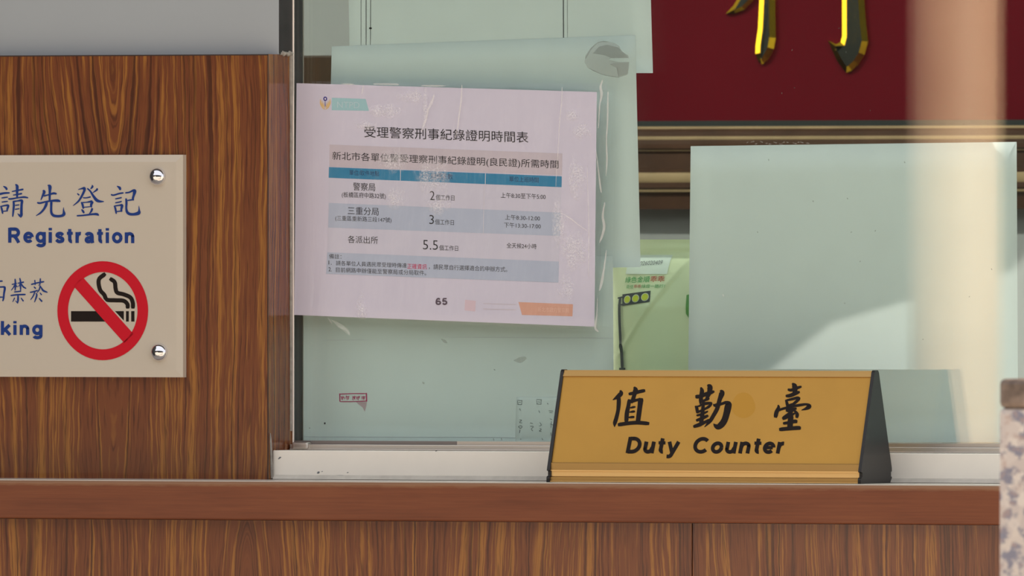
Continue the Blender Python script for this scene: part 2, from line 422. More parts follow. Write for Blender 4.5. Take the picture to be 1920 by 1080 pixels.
def sleeve_mat():
    """clear plastic sleeve: see-through film with highlights of its crumpled patches painted white, and bumps that catch the sky"""
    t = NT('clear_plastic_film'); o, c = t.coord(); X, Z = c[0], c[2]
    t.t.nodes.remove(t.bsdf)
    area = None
    for (px, py, rx, rz) in FILM_HIGHLIGHTS:
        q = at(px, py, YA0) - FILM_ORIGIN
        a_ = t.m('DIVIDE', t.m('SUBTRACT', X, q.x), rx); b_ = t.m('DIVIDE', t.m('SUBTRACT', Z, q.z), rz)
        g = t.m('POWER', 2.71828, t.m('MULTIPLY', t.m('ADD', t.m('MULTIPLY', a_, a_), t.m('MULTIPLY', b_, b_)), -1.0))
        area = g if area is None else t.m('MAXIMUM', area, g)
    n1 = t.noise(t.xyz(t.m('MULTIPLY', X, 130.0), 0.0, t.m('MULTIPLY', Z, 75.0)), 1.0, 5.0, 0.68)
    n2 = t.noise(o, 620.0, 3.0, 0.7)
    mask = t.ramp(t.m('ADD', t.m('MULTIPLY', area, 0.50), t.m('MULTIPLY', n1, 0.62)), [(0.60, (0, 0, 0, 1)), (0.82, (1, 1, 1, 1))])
    painted_haze = t.m('MULTIPLY', mask, t.ramp(n2, [(0.36, (0.15, 0.15, 0.15, 1)), (0.62, (1, 1, 1, 1))]))
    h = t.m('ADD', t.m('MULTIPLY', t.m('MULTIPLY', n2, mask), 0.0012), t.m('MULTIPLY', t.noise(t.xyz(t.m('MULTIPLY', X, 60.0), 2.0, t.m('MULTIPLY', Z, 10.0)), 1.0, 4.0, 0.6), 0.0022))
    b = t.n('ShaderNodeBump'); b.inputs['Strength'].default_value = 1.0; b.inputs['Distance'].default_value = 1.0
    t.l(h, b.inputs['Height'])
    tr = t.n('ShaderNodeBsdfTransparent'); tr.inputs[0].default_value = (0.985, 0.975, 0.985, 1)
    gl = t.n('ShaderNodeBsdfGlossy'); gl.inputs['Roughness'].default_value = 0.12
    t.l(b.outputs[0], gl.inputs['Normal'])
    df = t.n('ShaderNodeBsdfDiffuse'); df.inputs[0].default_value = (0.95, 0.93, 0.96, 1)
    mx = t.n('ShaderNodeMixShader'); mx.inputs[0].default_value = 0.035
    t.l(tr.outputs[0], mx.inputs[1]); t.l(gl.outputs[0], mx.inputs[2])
    m2 = t.n('ShaderNodeMixShader'); t.l(t.m('MULTIPLY', painted_haze, 0.6), m2.inputs[0]); t.l(mx.outputs[0], m2.inputs[1]); t.l(df.outputs[0], m2.inputs[2])
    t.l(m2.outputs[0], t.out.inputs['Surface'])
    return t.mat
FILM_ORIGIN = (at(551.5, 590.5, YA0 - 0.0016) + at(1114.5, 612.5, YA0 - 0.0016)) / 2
FILM_HIGHLIGHTS = [(775, 180, 0.022, 0.008), (725, 208, 0.022, 0.010), (690, 235, 0.016, 0.006), (740, 300, 0.022, 0.016), (815, 330, 0.026, 0.022), (745, 370, 0.016, 0.014), (825, 385, 0.020, 0.012),  # where white is painted in for the sleeve's highlights
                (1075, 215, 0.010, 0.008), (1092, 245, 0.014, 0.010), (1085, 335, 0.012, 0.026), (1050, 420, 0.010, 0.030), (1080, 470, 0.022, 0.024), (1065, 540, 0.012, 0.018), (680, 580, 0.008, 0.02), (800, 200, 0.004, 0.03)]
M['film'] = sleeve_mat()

def tape_mat(name, col, op):
    t = NT(name); t.bsdf.inputs['Base Color'].default_value = col; t.bsdf.inputs['Roughness'].default_value = 0.4
    t.bsdf.inputs['Alpha'].default_value = op
    return t.mat
M['tape'] = tape_mat('grey_tape_film', (0.24, 0.27, 0.25, 1), 0.40)
M['tape_dark'] = tape_mat('grey_tape_fold', (0.17, 0.20, 0.18, 1), 0.45)
M['crease_glint'] = tape_mat('painted_crease_highlight', (0.92, 0.88, 0.86, 1), 0.42)
M['smudge'] = tape_mat('pale_residue', (0.90, 0.92, 0.88, 1), 0.17)
M['smudge_dark'] = tape_mat('dark_residue', (0.20, 0.24, 0.20, 1), 0.45)

# ------------------------------------------------------------------ flat lettering helpers
def plane_y(Y):
    return lambda px, py: at(px, py, Y)

def stroke(mb, pts, proj, m=0, sub=5, butt=False):
    """brush stroke: (px, py, width) points, widths in pixels, laid on a surface by proj"""
    P = [Vector(p) for p in pts]
    if len(P) == 2: P.insert(1, (P[0] + P[1]) / 2)
    S_ = []
    for i in range(len(P) - 1):
        p0 = P[i - 1] if i else P[0] * 2 - P[1]; p1 = P[i]; p2 = P[i + 1]
        p3 = P[i + 2] if i + 2 < len(P) else P[-1] * 2 - P[-2]
        for k in range(sub):
            t = k / sub
            S_.append(0.5 * ((2 * p1) + (p2 - p0) * t + (2 * p0 - 5 * p1 + 4 * p2 - p3) * t * t + (3 * p1 - p0 - 3 * p2 + p3) * t ** 3))
    S_.append(P[-1])
    L, R = [], []
    for i, s in enumerate(S_):
        d = (S_[min(i + 1, len(S_) - 1)] - S_[max(i - 1, 0)]).to_2d()
        if d.length < 1e-9: d = Vector((1, 0))
        d.normalize(); n = Vector((-d.y, d.x)); w = max(s.z, 0.05) / 2
        if i == 0 and not butt: s = s - Vector((d.x, d.y, 0)) * w * 0.35
        if i == len(S_) - 1 and not butt: s = s + Vector((d.x, d.y, 0)) * w * 0.35
        w2 = w * (0.72 if i in (0, len(S_) - 1) and not butt else 1)
        L.append((s.x + n.x * w2, s.y + n.y * w2)); R.append((s.x - n.x * w2, s.y - n.y * w2))
    mb.k = getattr(mb, 'k', 0) + 1
    def lay(q):                                # each later stroke of ink lies a hair above the one before
        p = proj(*q); return p + (CP - p).normalized() * (mb.k % 24) * 1.2e-5
    for i in range(len(S_) - 1):
        mb.face([lay(L[i]), lay(R[i]), lay(R[i + 1]), lay(L[i + 1])], m)

def glyph(mb, strokes, ox, oy, sc, proj, m=0, ws=1.0):
    for st in strokes:
        stroke(mb, [(ox + x / sc, oy + y / sc, w * ws / sc) for x, y, w in st], proj, m)

def poly(mb, pts, proj, m=0):
    mb.face([proj(*p) for p in pts], m)

_tc = {}
def text_mesh(s, off, shear):
    k = (s, off, shear)
    if k in _tc: return _tc[k]
    cu = bpy.data.curves.new('t', 'FONT'); cu.body = s; cu.size = 1.0; cu.offset = off; cu.shear = shear
    cu.resolution_u = 3; cu.fill_mode = 'FRONT'
    ob = bpy.data.objects.new('t', cu); COL.objects.link(ob)
    bpy.context.view_layer.update()
    dg = bpy.context.evaluated_depsgraph_get()
    me = bpy.data.meshes.new_from_object(ob.evaluated_get(dg))
    r = ([v.co.copy() for v in me.vertices], [list(p.vertices) for p in me.polygons])
    bpy.data.objects.remove(ob); bpy.data.curves.remove(cu); bpy.data.meshes.remove(me)
    _tc[k] = r
    return r

def text(mb, s, x0, x1, y0, y1, proj, m=0, slope=0.0, off=0.0, shear=0.0, flip=False):
    """text whose outline box spans pixels x0..x1, y0 (top) .. y1 (bottom) at its left end"""
    V, Fs = text_mesh(s, off, shear)
    if not V: return
    ax, bx = min(v.x for v in V), max(v.x for v in V); ay, by = min(v.y for v in V), max(v.y for v in V)
    out = []
    for v in V:
        u = (v.x - ax) / max(bx - ax, 1e-6); w = (v.y - ay) / max(by - ay, 1e-6)
        if flip: u = 1 - u
        px = x0 + (x1 - x0) * u
        out.append(proj(px, y1 + (y0 - y1) * w + slope * (px - x0)))
    mb.mesh(out, Fs, m)

# ================================================================== THE SETTING
# front wall
b = MB(); b.box(XL, EX, 0, YB, ZTOP, ZPT)
wl = struct(b.build('wall_left', M['wood_upper']))
b = MB(); b.box(XL, EX, -0.0002, 0.0004, ZPT - 0.0011, ZPT); b.box(EX - 0.0008, EX + 0.0001, -0.0002, 0.0004, ZTOP, ZPT)
b.build('edge_seam', M['seam'], wl)
b = MB(); b.box(XL, EX, 0.023, YB, ZPT, 8.0); b.box(EX, XWR, 0.023, YB, ZW, 8.0); b.box(XWR, XR, 0.023, YB, 0.0, 8.0)
struct(b.build('wall_upper', M['grey_wall']))
YLOW = YC + 0.014
XS = at(1298, 1030, YLOW).x
b = MB(); b.box(XL, XS - 0.0006, YLOW, 0.07, 0, ZCB - 0.0005); b.box(XS + 0.0006, XWR, YLOW, 0.07, 0, ZCB - 0.0005); b.box(XS - 0.0007, XS + 0.0007, YLOW + 0.002, 0.06, 0, ZCB - 0.0005)
struct(b.build('wall_lower', M['wood_lower']))
b = MB(); b.box(EX - 0.001, EX + 0.0008, 0.0235, 0.0515, ZPT + 0.001, ZW)
struct(b.build('trim_1', M['dark_metal']))
# sealant bead along the left end and top of the jamb
b = MB()
def bead(pts, r):
    for i in range(len(pts) - 1):
        a, c = Vector(pts[i]), Vector(pts[i + 1]); ax = (c - a).normalized(); o1 = ax.orthogonal().normalized(); o2 = ax.cross(o1)
        ring = [(a + o1 * math.cos(t) * r[i] + o2 * math.sin(t) * r[i]) for t in [k * math.pi / 4 for k in range(8)]]
        ring2 = [(c + o1 * math.cos(t) * r[i + 1] + o2 * math.sin(t) * r[i + 1]) for t in [k * math.pi / 4 for k in range(8)]]
        b.mesh(ring + ring2, [(k, (k + 1) % 8, 8 + (k + 1) % 8, 8 + k) for k in range(8)], 0, True)
zt = ZPT
bead([(EX + 0.0005, 0.024 + 0.003 * k, zt + random.uniform(0, 0.003)) for k in range(10)], [0.0012 + random.uniform(0, 0.0014) for _ in range(10)])
zs = [at(540, y, 0.049).z for y in range(104, 840, 32)]
bead([(EX + 0.0004, 0.0488, z) for z in zs], [0.0026 if i < 3 else 0.0013 + random.uniform(0, 0.0005) for i in range(len(zs))])
zs = [at(506, y, 0.004).z for y in (812, 822, 835, 850, 865, 880, 897)]
bead([(EX + 0.0006, 0.003 + 0.0006 * i, z) for i, z in enumerate(zs)], [0.0004, 0.0010, 0.0012, 0.0015, 0.0014, 0.0017, 0.0015])
struct(b.build('trim_2', M['caulk']))

# cream sill strip under the window
ZSB, ZST = ZTOP, at(960, 846.5, 0.0085).z
b = MB(); b.box(EX + 0.0006, XWR, 0.0085, YB, ZSB, ZST)
sill = struct(b.build('trim_3', M['cream'], bevel=0.0007))
b = MB()
for x, y, w, h in ((525, 858, 4, 3), (523, 860, 3, 2), (633, 892, 22, 2.2), (597, 886, 4, 4), (604, 884, 2.5, 1.5), (652, 886, 3, 1.4), (818, 845.5, 4, 1.5)):
    stroke(b, [(x - w / 2, y + h * .3, h * .5), (x, y, h), (x + w / 2, y - h * .3, h * .4)], plane_y(0.0083))
b.build('dirt_marks', M['ink_pen'], sill)
# grey sealant bead at the foot of the sill
b = MB(); pr = [(0.0085, ZTOP + 0.0042), (0.0070, ZTOP + 0.003), (0.0050, ZTOP + 0.0004), (0.0085, ZTOP + 0.0004)]
b.extrude_x(pr, EX + 0.002, XWR)
struct(b.build('trim_4', M['sill_bead']))

# window: aluminium track, bead, dark inner jamb, two glass panes
win = bpy.data.objects.new('window_1', None); COL.objects.link(win); win.location = (EX, 0.055, ZST); struct(win)
ZC0 = ZST; ZC1 = at(960, 828.0, 0.05).z; ZC2 = at(960, 835, 0.046).z
b = MB()
b.box(EX + 0.001, XWR, 0.045, 0.0525, ZC0, ZC2)                # front lip of the track
b.box(EX + 0.001, XWR, 0.044, 0.0455, ZC0 + 0.0002, ZC0 + 0.0012)
b.build('track', M['alu'], win, bevel=0.0006)
b = MB(); b.box(EX + 0.001, XWR, 0.0525, 0.0535, ZC0, ZC1)
b.box(EX + 0.001, XWR, 0.0585, 0.0685, ZC0, ZC1 - 0.002)
b.build('track_channel', M['alu_dark'], win)
b = MB(); b.box(at(857, 830, 0.052).x, XWR, 0.0519, 0.0526, ZC2 - 0.001, ZC1); b.build('track_insert', M['alu'], win)
b = MB(); n = 10
pr = [(EX + 0.00105 + 0.00095 * math.cos(math.pi + math.pi * k / n), 0.0528 + 0.0013 * math.sin(math.pi + math.pi * k / n)) for k in range(n + 1)]
v = [(x, y, ZC0) for x, y in pr] + [(x, y, ZW) for x, y in pr]
b.mesh(v, [(k, k + 1, n + 2 + k, n + 1 + k) for k in range(n)], 0, True)
b.build('glazing_bead', M['alu_highlight'], win)
b = MB(); b.box(EX, EX + 0.0004, 0.0535, YB, ZC0, ZW); b.build('inner_jamb', M['dark_metal'], win)
b = MB(); b.box(EX + 0.0004, EX + 0.0010, YB - 0.0012, YB + 0.0004, ZC0, ZW); b.build('jamb_edge', M['alu'], win)
# plastic corner stop at the lower left of the track
b = MB(); x0, x1 = at(547, 840, 0.043).x, at(577, 840, 0.043).x
b.box(x0, x1, 0.0425, 0.0525, ZC0 + 0.0004, at(560, 829, 0.043).z)
b.build('corner_stop', M['alu'], win, bevel=0.0018, seg=3)
b = MB(); b.box(EX + 0.0004, XWR, YA0, YA1, ZC0 + 0.001, ZW); b.build('pane', M['pane'], win)
b = MB(); b.box(EX + 0.0004, XWR, YP0, YP1, ZC0 + 0.001, ZW); b.build('pane', M['pane'], win)
# residue and specks stuck on the glass
b = MB()
YD = YA0 - 0.0003
for pts in ([(622, 600, 2), (640, 612, 8), (655, 627, 4)], [(615, 596, 2), (622, 606, 4)], [(632, 612, 3), (650, 618, 5), (656, 628, 2)]):
    stroke(b, pts, plane_y(YD), 0)
for pts in ([(828, 636, 2), (834, 640, 5), (838, 643, 2)], [(964, 676, 2), (975, 675, 11), (986, 671, 5)], [(792, 716, 1), (795, 719, 4)],
            [(926, 692, 1), (928, 694, 2)], [(580, 802, 2), (581, 803, 2.5)], [(925, 822, 2), (926, 826, 1)], [(940, 822, 2), (941, 826, 1)]):
    stroke(b, pts, plane_y(YD), 1)
stroke(b, [(609, 792.5, 3), (609, 795, 3)], plane_y(YD), 2)
for k in range(26):
    x, y = random.uniform(1400, 1910), random.uniform(20, 640)
    stroke(b, [(x, y, 1.4), (x + random.uniform(-1.5, 1.5), y + random.uniform(.5, 3), 1.2)], plane_y(YD), 1)
for k in range(14):
    x = 1400 + k * 8.5 + random.uniform(-2, 2); y = 268 + random.uniform(-3, 3)
    stroke(b, [(x, y, 1.5), (x + random.uniform(2, 7), y + random.uniform(-2, 2), 2.2)], plane_y(YD), 0)
stroke(b, [(1355, 551, 3), (1357, 556, 4)], plane_y(YD), 0)
b.build('glass_residue', [M['smudge'], M['smudge_dark'], M['ink_black']], win)

# the room behind the glass
b = MB(); b.box(XL, XR, 2.264, 2.40, 0, 3.0); struct(b.build('wall_back', M['room_wall']))
b = MB(); b.box(XL - 0.1, XL, YB, 2.4, 0, 3.0); struct(b.build('wall_side_left', M['room_wall']))
b = MB(); b.box(XR, XR + 0.1, YB, 2.4, 0, 3.0); struct(b.build('wall_side_right', M['room_wall']))
b = MB(); b.box(XL - 0.1, XR + 0.1, YB, 2.4, 3.0, 3.1); struct(b.build('ceiling', M['room_wall']))
b = MB(); b.box(XL - 0.1, XR + 0.1, 0.10, 2.4, -0.1, 0.0); struct(b.build('floor', M['room_floor']))
zp = at(590, 104, 1.6).z; xp1 = at(700, 104, 1.6).x
b = MB(); b.box(XL, xp1, 1.60, 1.66, 0, zp); struct(b.build('wall_partition', M['part_wood'], bevel=0.002))
b = MB(); b.box(XL - 0.02, XL + 0.004, 0.35, 1.75, 1.05, 2.2); w2 = struct(b.build('added_light_panel', M['added_glow']))  # unseen glowing panel, added to brighten the gilt bevels and the room
b = MB()
for y0, y1, z0, z1 in ((0.30, 0.36, 1.0, 2.25), (1.74, 1.80, 1.0, 2.25), (1.03, 1.07, 1.0, 2.25), (0.3, 1.8, 1.0, 1.06), (0.3, 1.8, 2.19, 2.25)): b.box(XL, XL + 0.02, y0, y1, z0, z1)
b.build('light_panel_frame', M['alu_dark'], w2)
# outside: canopy and side wall, both unseen and added to darken the chrome, pavement and the dark street front opposite
b = MB(); b.box(-45, 45, -36, YLOW, -0.1, 0.0); struct(b.build('ground', M['pavement']))
b = MB(); b.box(-45, 45, -36.5, -36, 0, 11.0); struct(b.build('wall_opposite', M['far_dark']))
b = MB(); b.box(XL, XR, -0.45, 0.02, 2.75, 2.85); struct(b.build('unseen_canopy_blocker', M['added_canopy']))  # unseen slab, added to darken the sky mirrored in the screws
b = MB(); b.box(XL - 0.15, XL, -2.6, YB, 0, 4.2); struct(b.build('added_blocker_wall', M['added_wall_dark']))  # unseen wall, added so the screws mirror a dark left side

# ================================================================== COUNTERTOP
ct = thing('countertop', 'long reddish brown wood edged countertop running along the whole front below the window', 'counter', (0, YC, ZCB))
b = MB(); b.box(XL, XWR, YC, YC + 0.02, ZCB, ZTOP - 0.0008); b.build('edge_band', M['edge'], ct, bevel=0.002, seg=3)
b = MB(); b.box(XL, XWR, YC + 0.002, 0.26, ZTOP - 0.0026, ZTOP); b.box(XL, XWR, YC + 0.02, 0.26, ZCB + 0.004, ZTOP - 0.0026)
b.build('worktop', M['top_sheet'], ct)

# ================================================================== REGISTRATION SIGN
YS0, YS1 = 0.0, -0.0085
sx1 = at(342, 500, YS1).x; sx0 = at(-430, 500, YS1).x
sz1 = at(200, 290.5, YS1).z; sz0 = at(200, 707, YS1).z
sg = thing('registration_sign', 'cream acrylic registration and no smoking sign screwed to the wood panel', 'sign', ((sx0 + sx1) / 2, 0, sz0))
b = MB(); bv = 0.0065
o_ = [(sx0, sz0), (sx1, sz0), (sx1, sz1), (sx0, sz1)]; i_ = [(sx0 + bv, sz0 + bv), (sx1 - bv, sz0 + bv), (sx1 - bv, sz1 - bv), (sx0 + bv, sz1 - bv)]
v = [(x, YS0, z) for x, z in o_] + [(x, YS1 + 0.0014, z) for x, z in o_] + [(x, YS1, z) for x, z in i_]
b.mesh(v, [(3, 2, 1, 0)] + [(k, (k + 1) % 4, 4 + (k + 1) % 4, 4 + k) for k in range(4)] + [(4 + k, 4 + (k + 1) % 4, 8 + (k + 1) % 4, 8 + k) for k in range(4)] + [(8, 9, 10, 11)])
b.build('plate', M['acrylic'], sg)
for px, py in ((296, 331), (299.5, 660.5)):
    b = MB(); c = at(px, py, YS1); r = 0.0080
    b.lathe(c, [(r, -0.001), (r, 0.001)] + [(r * math.cos(t), 0.001 + r * 0.75 * math.sin(t)) for t in [k * math.pi / 20 for k in range(1, 10)]] + [(0.0001, 0.001 + r * 0.75)])
    b.build('screw', M['chrome'], sg)
PS = plane_y(YS1 - 0.0002)
QING = [[(75, 230, 20), (130, 265, 50), (155, 305, 45)], [(-100, 420, 50), (0, 405, 50), (100, 385, 45), (215, 380, 35)],
        [(35, 495, 25), (100, 485, 32), (175, 475, 25)], [(40, 588, 25), (110, 578, 32), (175, 570, 25)],
        [(10, 675, 20), (40, 740, 45), (60, 845, 35)], [(20, 685, 30), (110, 665, 35), (185, 665, 50), (165, 740, 45), (160, 795, 30)],
        [(60, 795, 22), (160, 785, 28)], [(350, 190, 30), (385, 230, 65), (385, 330, 60), (385, 480, 45)],
        [(270, 350, 25), (390, 325, 32), (520, 300, 45)], [(295, 430, 25), (390, 415, 32), (490, 395, 42)],
        [(190, 515, 35), (260, 515, 38), (400, 490, 32), (540, 475, 42), (630, 490, 30)],
        [(300, 565, 40), (310, 650, 50), (300, 780, 45), (285, 915, 30)],
        [(300, 575, 40), (400, 560, 32), (490, 555, 60), (485, 650, 55), (480, 800, 60), (480, 880, 60), (465, 935, 20)],
        [(395, 845, 10), (440, 890, 45), (470, 910, 50)], [(345, 660, 26), (430, 650, 28)], [(340, 750, 26), (430, 735, 28)]]
XIAN = [[(970, 325, 40), (995, 360, 65), (960, 440, 45), (920, 540, 20)], [(985, 450, 35), (1100, 420, 32), (1200, 390, 48), (1270, 400, 35)],
        [(1075, 205, 20), (1120, 240, 80), (1120, 350, 55), (1115, 560, 45)],
        [(840, 600, 35), (900, 610, 42), (1050, 575, 36), (1200, 555, 50), (1300, 555, 60), (1355, 570, 35)],
        [(1050, 580, 50), (1040, 640, 60), (990, 740, 50), (910, 830, 40), (810, 895, 15)],
        [(1155, 590, 60), (1150, 700, 50), (1155, 820, 55), (1200, 885, 60), (1300, 905, 55), (1400, 890, 60), (1440, 850, 70), (1430, 780, 35), (1430, 705, 8)]]
DENG = [[(80, 305, 15), (150, 285, 30), (215, 275, 60), (215, 330, 55), (160, 450, 45), (90, 560, 40), (0, 640, 22), (-40, 668, 10)],
        [(60, 395, 25), (100, 430, 35)], [(285, 280, 30), (350, 340, 40), (420, 450, 55), (490, 540, 70), (560, 570, 55), (655, 575, 20)],
        [(390, 200, 10), (400, 240, 50), (360, 290, 25)], [(500, 280, 30), (500, 310, 45), (410, 375, 15)],
        [(190, 490, 25), (270, 490, 28), (355, 470, 35)], [(150, 590, 30), (175, 640, 50), (195, 730, 40)],
        [(160, 600, 30), (270, 590, 25), (390, 570, 60)], [(400, 580, 60), (370, 650, 55), (375, 700, 40)], [(200, 705, 22), (350, 690, 22)],
        [(155, 750, 20), (185, 790, 50), (210, 830, 40)], [(395, 730, 50), (375, 790, 45), (330, 850, 20)],
        [(50, 895, 35), (200, 885, 35), (400, 860, 45), (500, 860, 55), (540, 885, 30)]]
JI = [[(950, 225, 15), (1010, 265, 60), (1025, 310, 45)], [(820, 420, 35), (880, 430, 36), (1000, 395, 36), (1095, 380, 35)],
      [(915, 515, 25), (990, 500, 30), (1055, 485, 28)], [(915, 603, 25), (990, 590, 30), (1055, 572, 28)],
      [(885, 670, 20), (915, 730, 45), (935, 845, 35)], [(900, 675, 30), (1000, 660, 32), (1065, 660, 60), (1050, 740, 50), (1050, 800, 30)],
      [(940, 800, 24), (1070, 785, 28)], [(1140, 380, 30), (1230, 365, 35), (1320, 325, 50), (1350, 345, 80), (1330, 430, 55), (1310, 500, 50), (1320, 545, 35)],
      [(1190, 550, 26), (1320, 530, 35)], [(1155, 510, 40), (1165, 600, 50), (1160, 720, 45), (1180, 810, 60), (1240, 855, 60), (1340, 860, 60), (1440, 830, 80), (1450, 770, 40), (1445, 670, 8)]]
JIN = [[(150, 225, 12), (210, 212, 14)], [(190, 155, 14), (195, 220, 20), (190, 300, 14)], [(190, 225, 14), (165, 270, 12), (140, 300, 8)], [(200, 235, 8), (220, 255, 14)],
       [(225, 210, 12), (300, 195, 18)], [(250, 145, 14), (260, 200, 20), (260, 300, 14)], [(255, 215, 12), (235, 255, 8)], [(265, 210, 10), (295, 255, 18), (330, 275, 12)],
       [(180, 320, 14), (265, 310, 16)], [(135, 365, 16), (220, 355, 17), (320, 352, 19)], [(228, 360, 18), (228, 420, 22), (222, 465, 10)], [(195, 430, 6), (220, 455, 16)],
       [(185, 395, 14), (160, 445, 8)], [(265, 395, 10), (295, 435, 18)]]
YAN = [[(395, 225, 16), (470, 205, 15), (555, 190, 18)], [(440, 170, 14), (445, 230, 12)], [(510, 150, 16), (505, 215, 14), (490, 240, 8)],
       [(430, 255, 12), (450, 275, 16)], [(380, 325, 14), (430, 315, 17), (475, 300, 14)], [(440, 320, 14), (420, 370, 14), (385, 420, 8)],
       [(455, 335, 12), (465, 360, 18), (450, 410, 16), (435, 450, 8)], [(510, 240, 14), (495, 290, 14), (470, 330, 8)], [(510, 245, 10), (545, 300, 22), (600, 325, 12)],
       [(505, 330, 10), (525, 355, 16)], [(495, 400, 12), (530, 440, 20)]]
MIAN = [[(-150, 190, 16), (30, 182, 18)], [(-45, 190, 14), (-60, 255, 14)], [(-135, 268, 18), (-128, 340, 20), (-130, 435, 18)],
        [(-135, 270, 16), (35, 256, 18), (60, 272, 26), (50, 340, 21), (44, 400, 21), (35, 435, 14)], [(-70, 265, 14), (-70, 385, 14)], [(-25, 265, 14), (-25, 385, 14)], [(-130, 388, 14), (35, 385, 15)]]
b = MB()
glyph(b, QING, 0, 330, 12, PS); glyph(b, XIAN, 0, 330, 12, PS); glyph(b, DENG, 140, 330, 12, PS); glyph(b, JI, 140, 330, 12, PS)
for g_ in (JIN, YAN, MIAN): glyph(b, g_, 0, 500, 6.745, PS, ws=1.12)
sans(b, 'Registration', 15.5, 251, 455, 427, PS, slope=0.004, track=0.085)
sans(b, 'Smoking', -84, 78.5, 628, 602, PS, track=0.085)
b.build('lettering', M['sign_blue'], sg)
b = MB(); sc = 2.4556
def ring(mb, cx, cy, ro, ri, m, n=64):
    for k in range(n):
        a0, a1 = 2 * math.pi * k / n, 2 * math.pi * (k + 1) / n
        mb.face([PS2(cx + ro[0] * math.cos(a0), cy + ro[1] * math.sin(a0)), PS2(cx + ri[0] * math.cos(a0), cy + ri[1] * math.sin(a0)),
                 PS2(cx + ri[0] * math.cos(a1), cy + ri[1] * math.sin(a1)), PS2(cx + ro[0] * math.cos(a1), cy + ro[1] * math.sin(a1))], m)
C_ = lambda x, y: (x / sc, 280 + y / sc)
for q in ([(327, 745), (570, 745), (570, 793), (327, 793)], [(580, 745), (593, 745), (593, 793), (580, 793)], [(604, 745), (619, 745), (619, 793), (604, 793)]):
    poly(b, [C_(*p) for p in q], PS, 1)
for st in ([(483, 574, 20), (455, 600, 19), (460, 645, 19), (480, 670, 19), (492, 692, 19), (530, 695, 19), (568, 697, 19), (586, 712, 19), (588, 730, 19)],
           [(508, 596, 19), (528, 612, 19), (532, 640, 19), (540, 660, 19), (570, 668, 19), (600, 682, 19), (611, 705, 19), (612, 730, 19)]):
    stroke(b, [C_(x, y) + (w / sc,) for x, y, w in st], PS, 1)
PS2 = plane_y(YS1 - 0.0003)
poly(b, [C_(*p) for p in ((328, 618), (374, 578), (622, 845), (578, 890))], PS2, 2)
PS2 = plane_y(YS1 - 0.0004)
poly(b, [C_(*p) for p in ((336, 627), (381, 588), (615, 850), (572, 892))], PS2, 0)
ring(b, 473 / sc, 280 + 743 / sc, (209 / sc, 228 / sc), (160 / sc, 178 / sc), 0)
b.build('no_smoking_symbol', [M['sign_red'], M['sign_black'], M['acrylic']], sg)

# ================================================================== DUTY COUNTER NAMEPLATE
YN = -0.027                                             # apex line
nx0 = at(1061, 700, YN).x; nx1 = at(1638, 700, YN).x
nz = ZTOP
npl = thing('desk_nameplate', 'gold tent shaped duty counter nameplate with black ends standing on the countertop', 'nameplate', ((nx0 + nx1) / 2, YN, nz))
H = 0.0998
f0, f1 = (YN - 0.0318, nz + 0.0165), (YN - 0.0052, nz + 0.0942)        # face line in (y, z)
def mir(p): return (2 * YN - p[0], p[1])
shell = [(YN - 0.0350, nz + 0.0006), (YN - 0.0350, nz + 0.0050), (YN - 0.0318, nz + 0.0052), (YN - 0.0318, nz + 0.0104), (YN - 0.0330, nz + 0.0106), f0, f1, (YN - 0.0042, nz + H)]
body = shell + [mir(p) for p in shell[::-1]]
b = MB(); b.extrude_x([(y + (0.0006 if y < YN else -0.0006), z - 0.0003) for y, z in body], nx0, nx1)
b.build('body', M['gold_rail'], npl)
b = MB()
nrm = Vector((0, -(f1[1] - f0[1]), (f1[0] - f0[0]))).normalized()       # outward from the face
if nrm.y > 0: nrm = -nrm
P0 = Vector((0, f0[0], f0[1]))
def offl(p, d): return (p[0] + nrm.y * d, p[1] + nrm.z * d)
b.extrude_x([offl(f0, 0.0002), offl(f1, 0.0002), offl(f1, -0.001), offl(f0, -0.001)], nx0, nx1)
b.build('face_plate', M['gold_face'], npl)
b = MB()                                                                # top and lower rails standing proud of the face
b.extrude_x([offl(f1, 0.0016), (YN - 0.0030, nz + H + 0.0003), (YN + 0.0030, nz + H + 0.0003), (YN + 0.0035, nz + H - 0.002), offl(f1, -0.0008)], nx0, nx1)
g0, g1 = (YN - 0.0336, nz + 0.0108), offl(f0, 0.0016)
b.extrude_x([g0, g1, (g1[0] + 0.0006, g1[1] + 0.0006), (g1[0] + 0.004, g1[1] - 0.001), (g0[0] + 0.004, g0[1])], nx0, nx1)
b.build('rail', M['gold_rail'], npl)
b = MB(); b.box(nx0, nx1, YN - 0.0324, YN - 0.030, nz + 0.0053, nz + 0.0103); b.box(nx0, nx1, YN - 0.0343, YN - 0.031, nz + 0.0102, nz + 0.0109)
b.box(nx0, nx1, YN - 0.0360, YN - 0.034, nz + 0.0004, nz + 0.0011)
b.build('base_strip', M['gold_light'], npl)
cap = [(YN - 0.0370, nz), (YN - 0.0370, nz + 0.0040), (YN - 0.0355, nz + 0.0056), (YN - 0.0335, nz + 0.0056), (YN - 0.0335, nz + 0.0100), (YN - 0.0362, nz + 0.0104),
       (YN - 0.0356, nz + 0.0130), (YN - 0.0052, nz + H - 0.001), (YN - 0.0030, nz + H + 0.0009)]
capf = cap + [mir(p) for p in cap[::-1]]
for xa, xb in ((nx0 - 0.0030, nx0), (nx1, nx1 + 0.0030)):
    b = MB(); b.extrude_x(capf, xa, xb)
    o = b.build('end_cap', M['black_plastic'], npl, bevel=0.0006)
b = MB()
PN = lambda px, py: on(px, py, P0 + nrm * 0.0004, nrm)
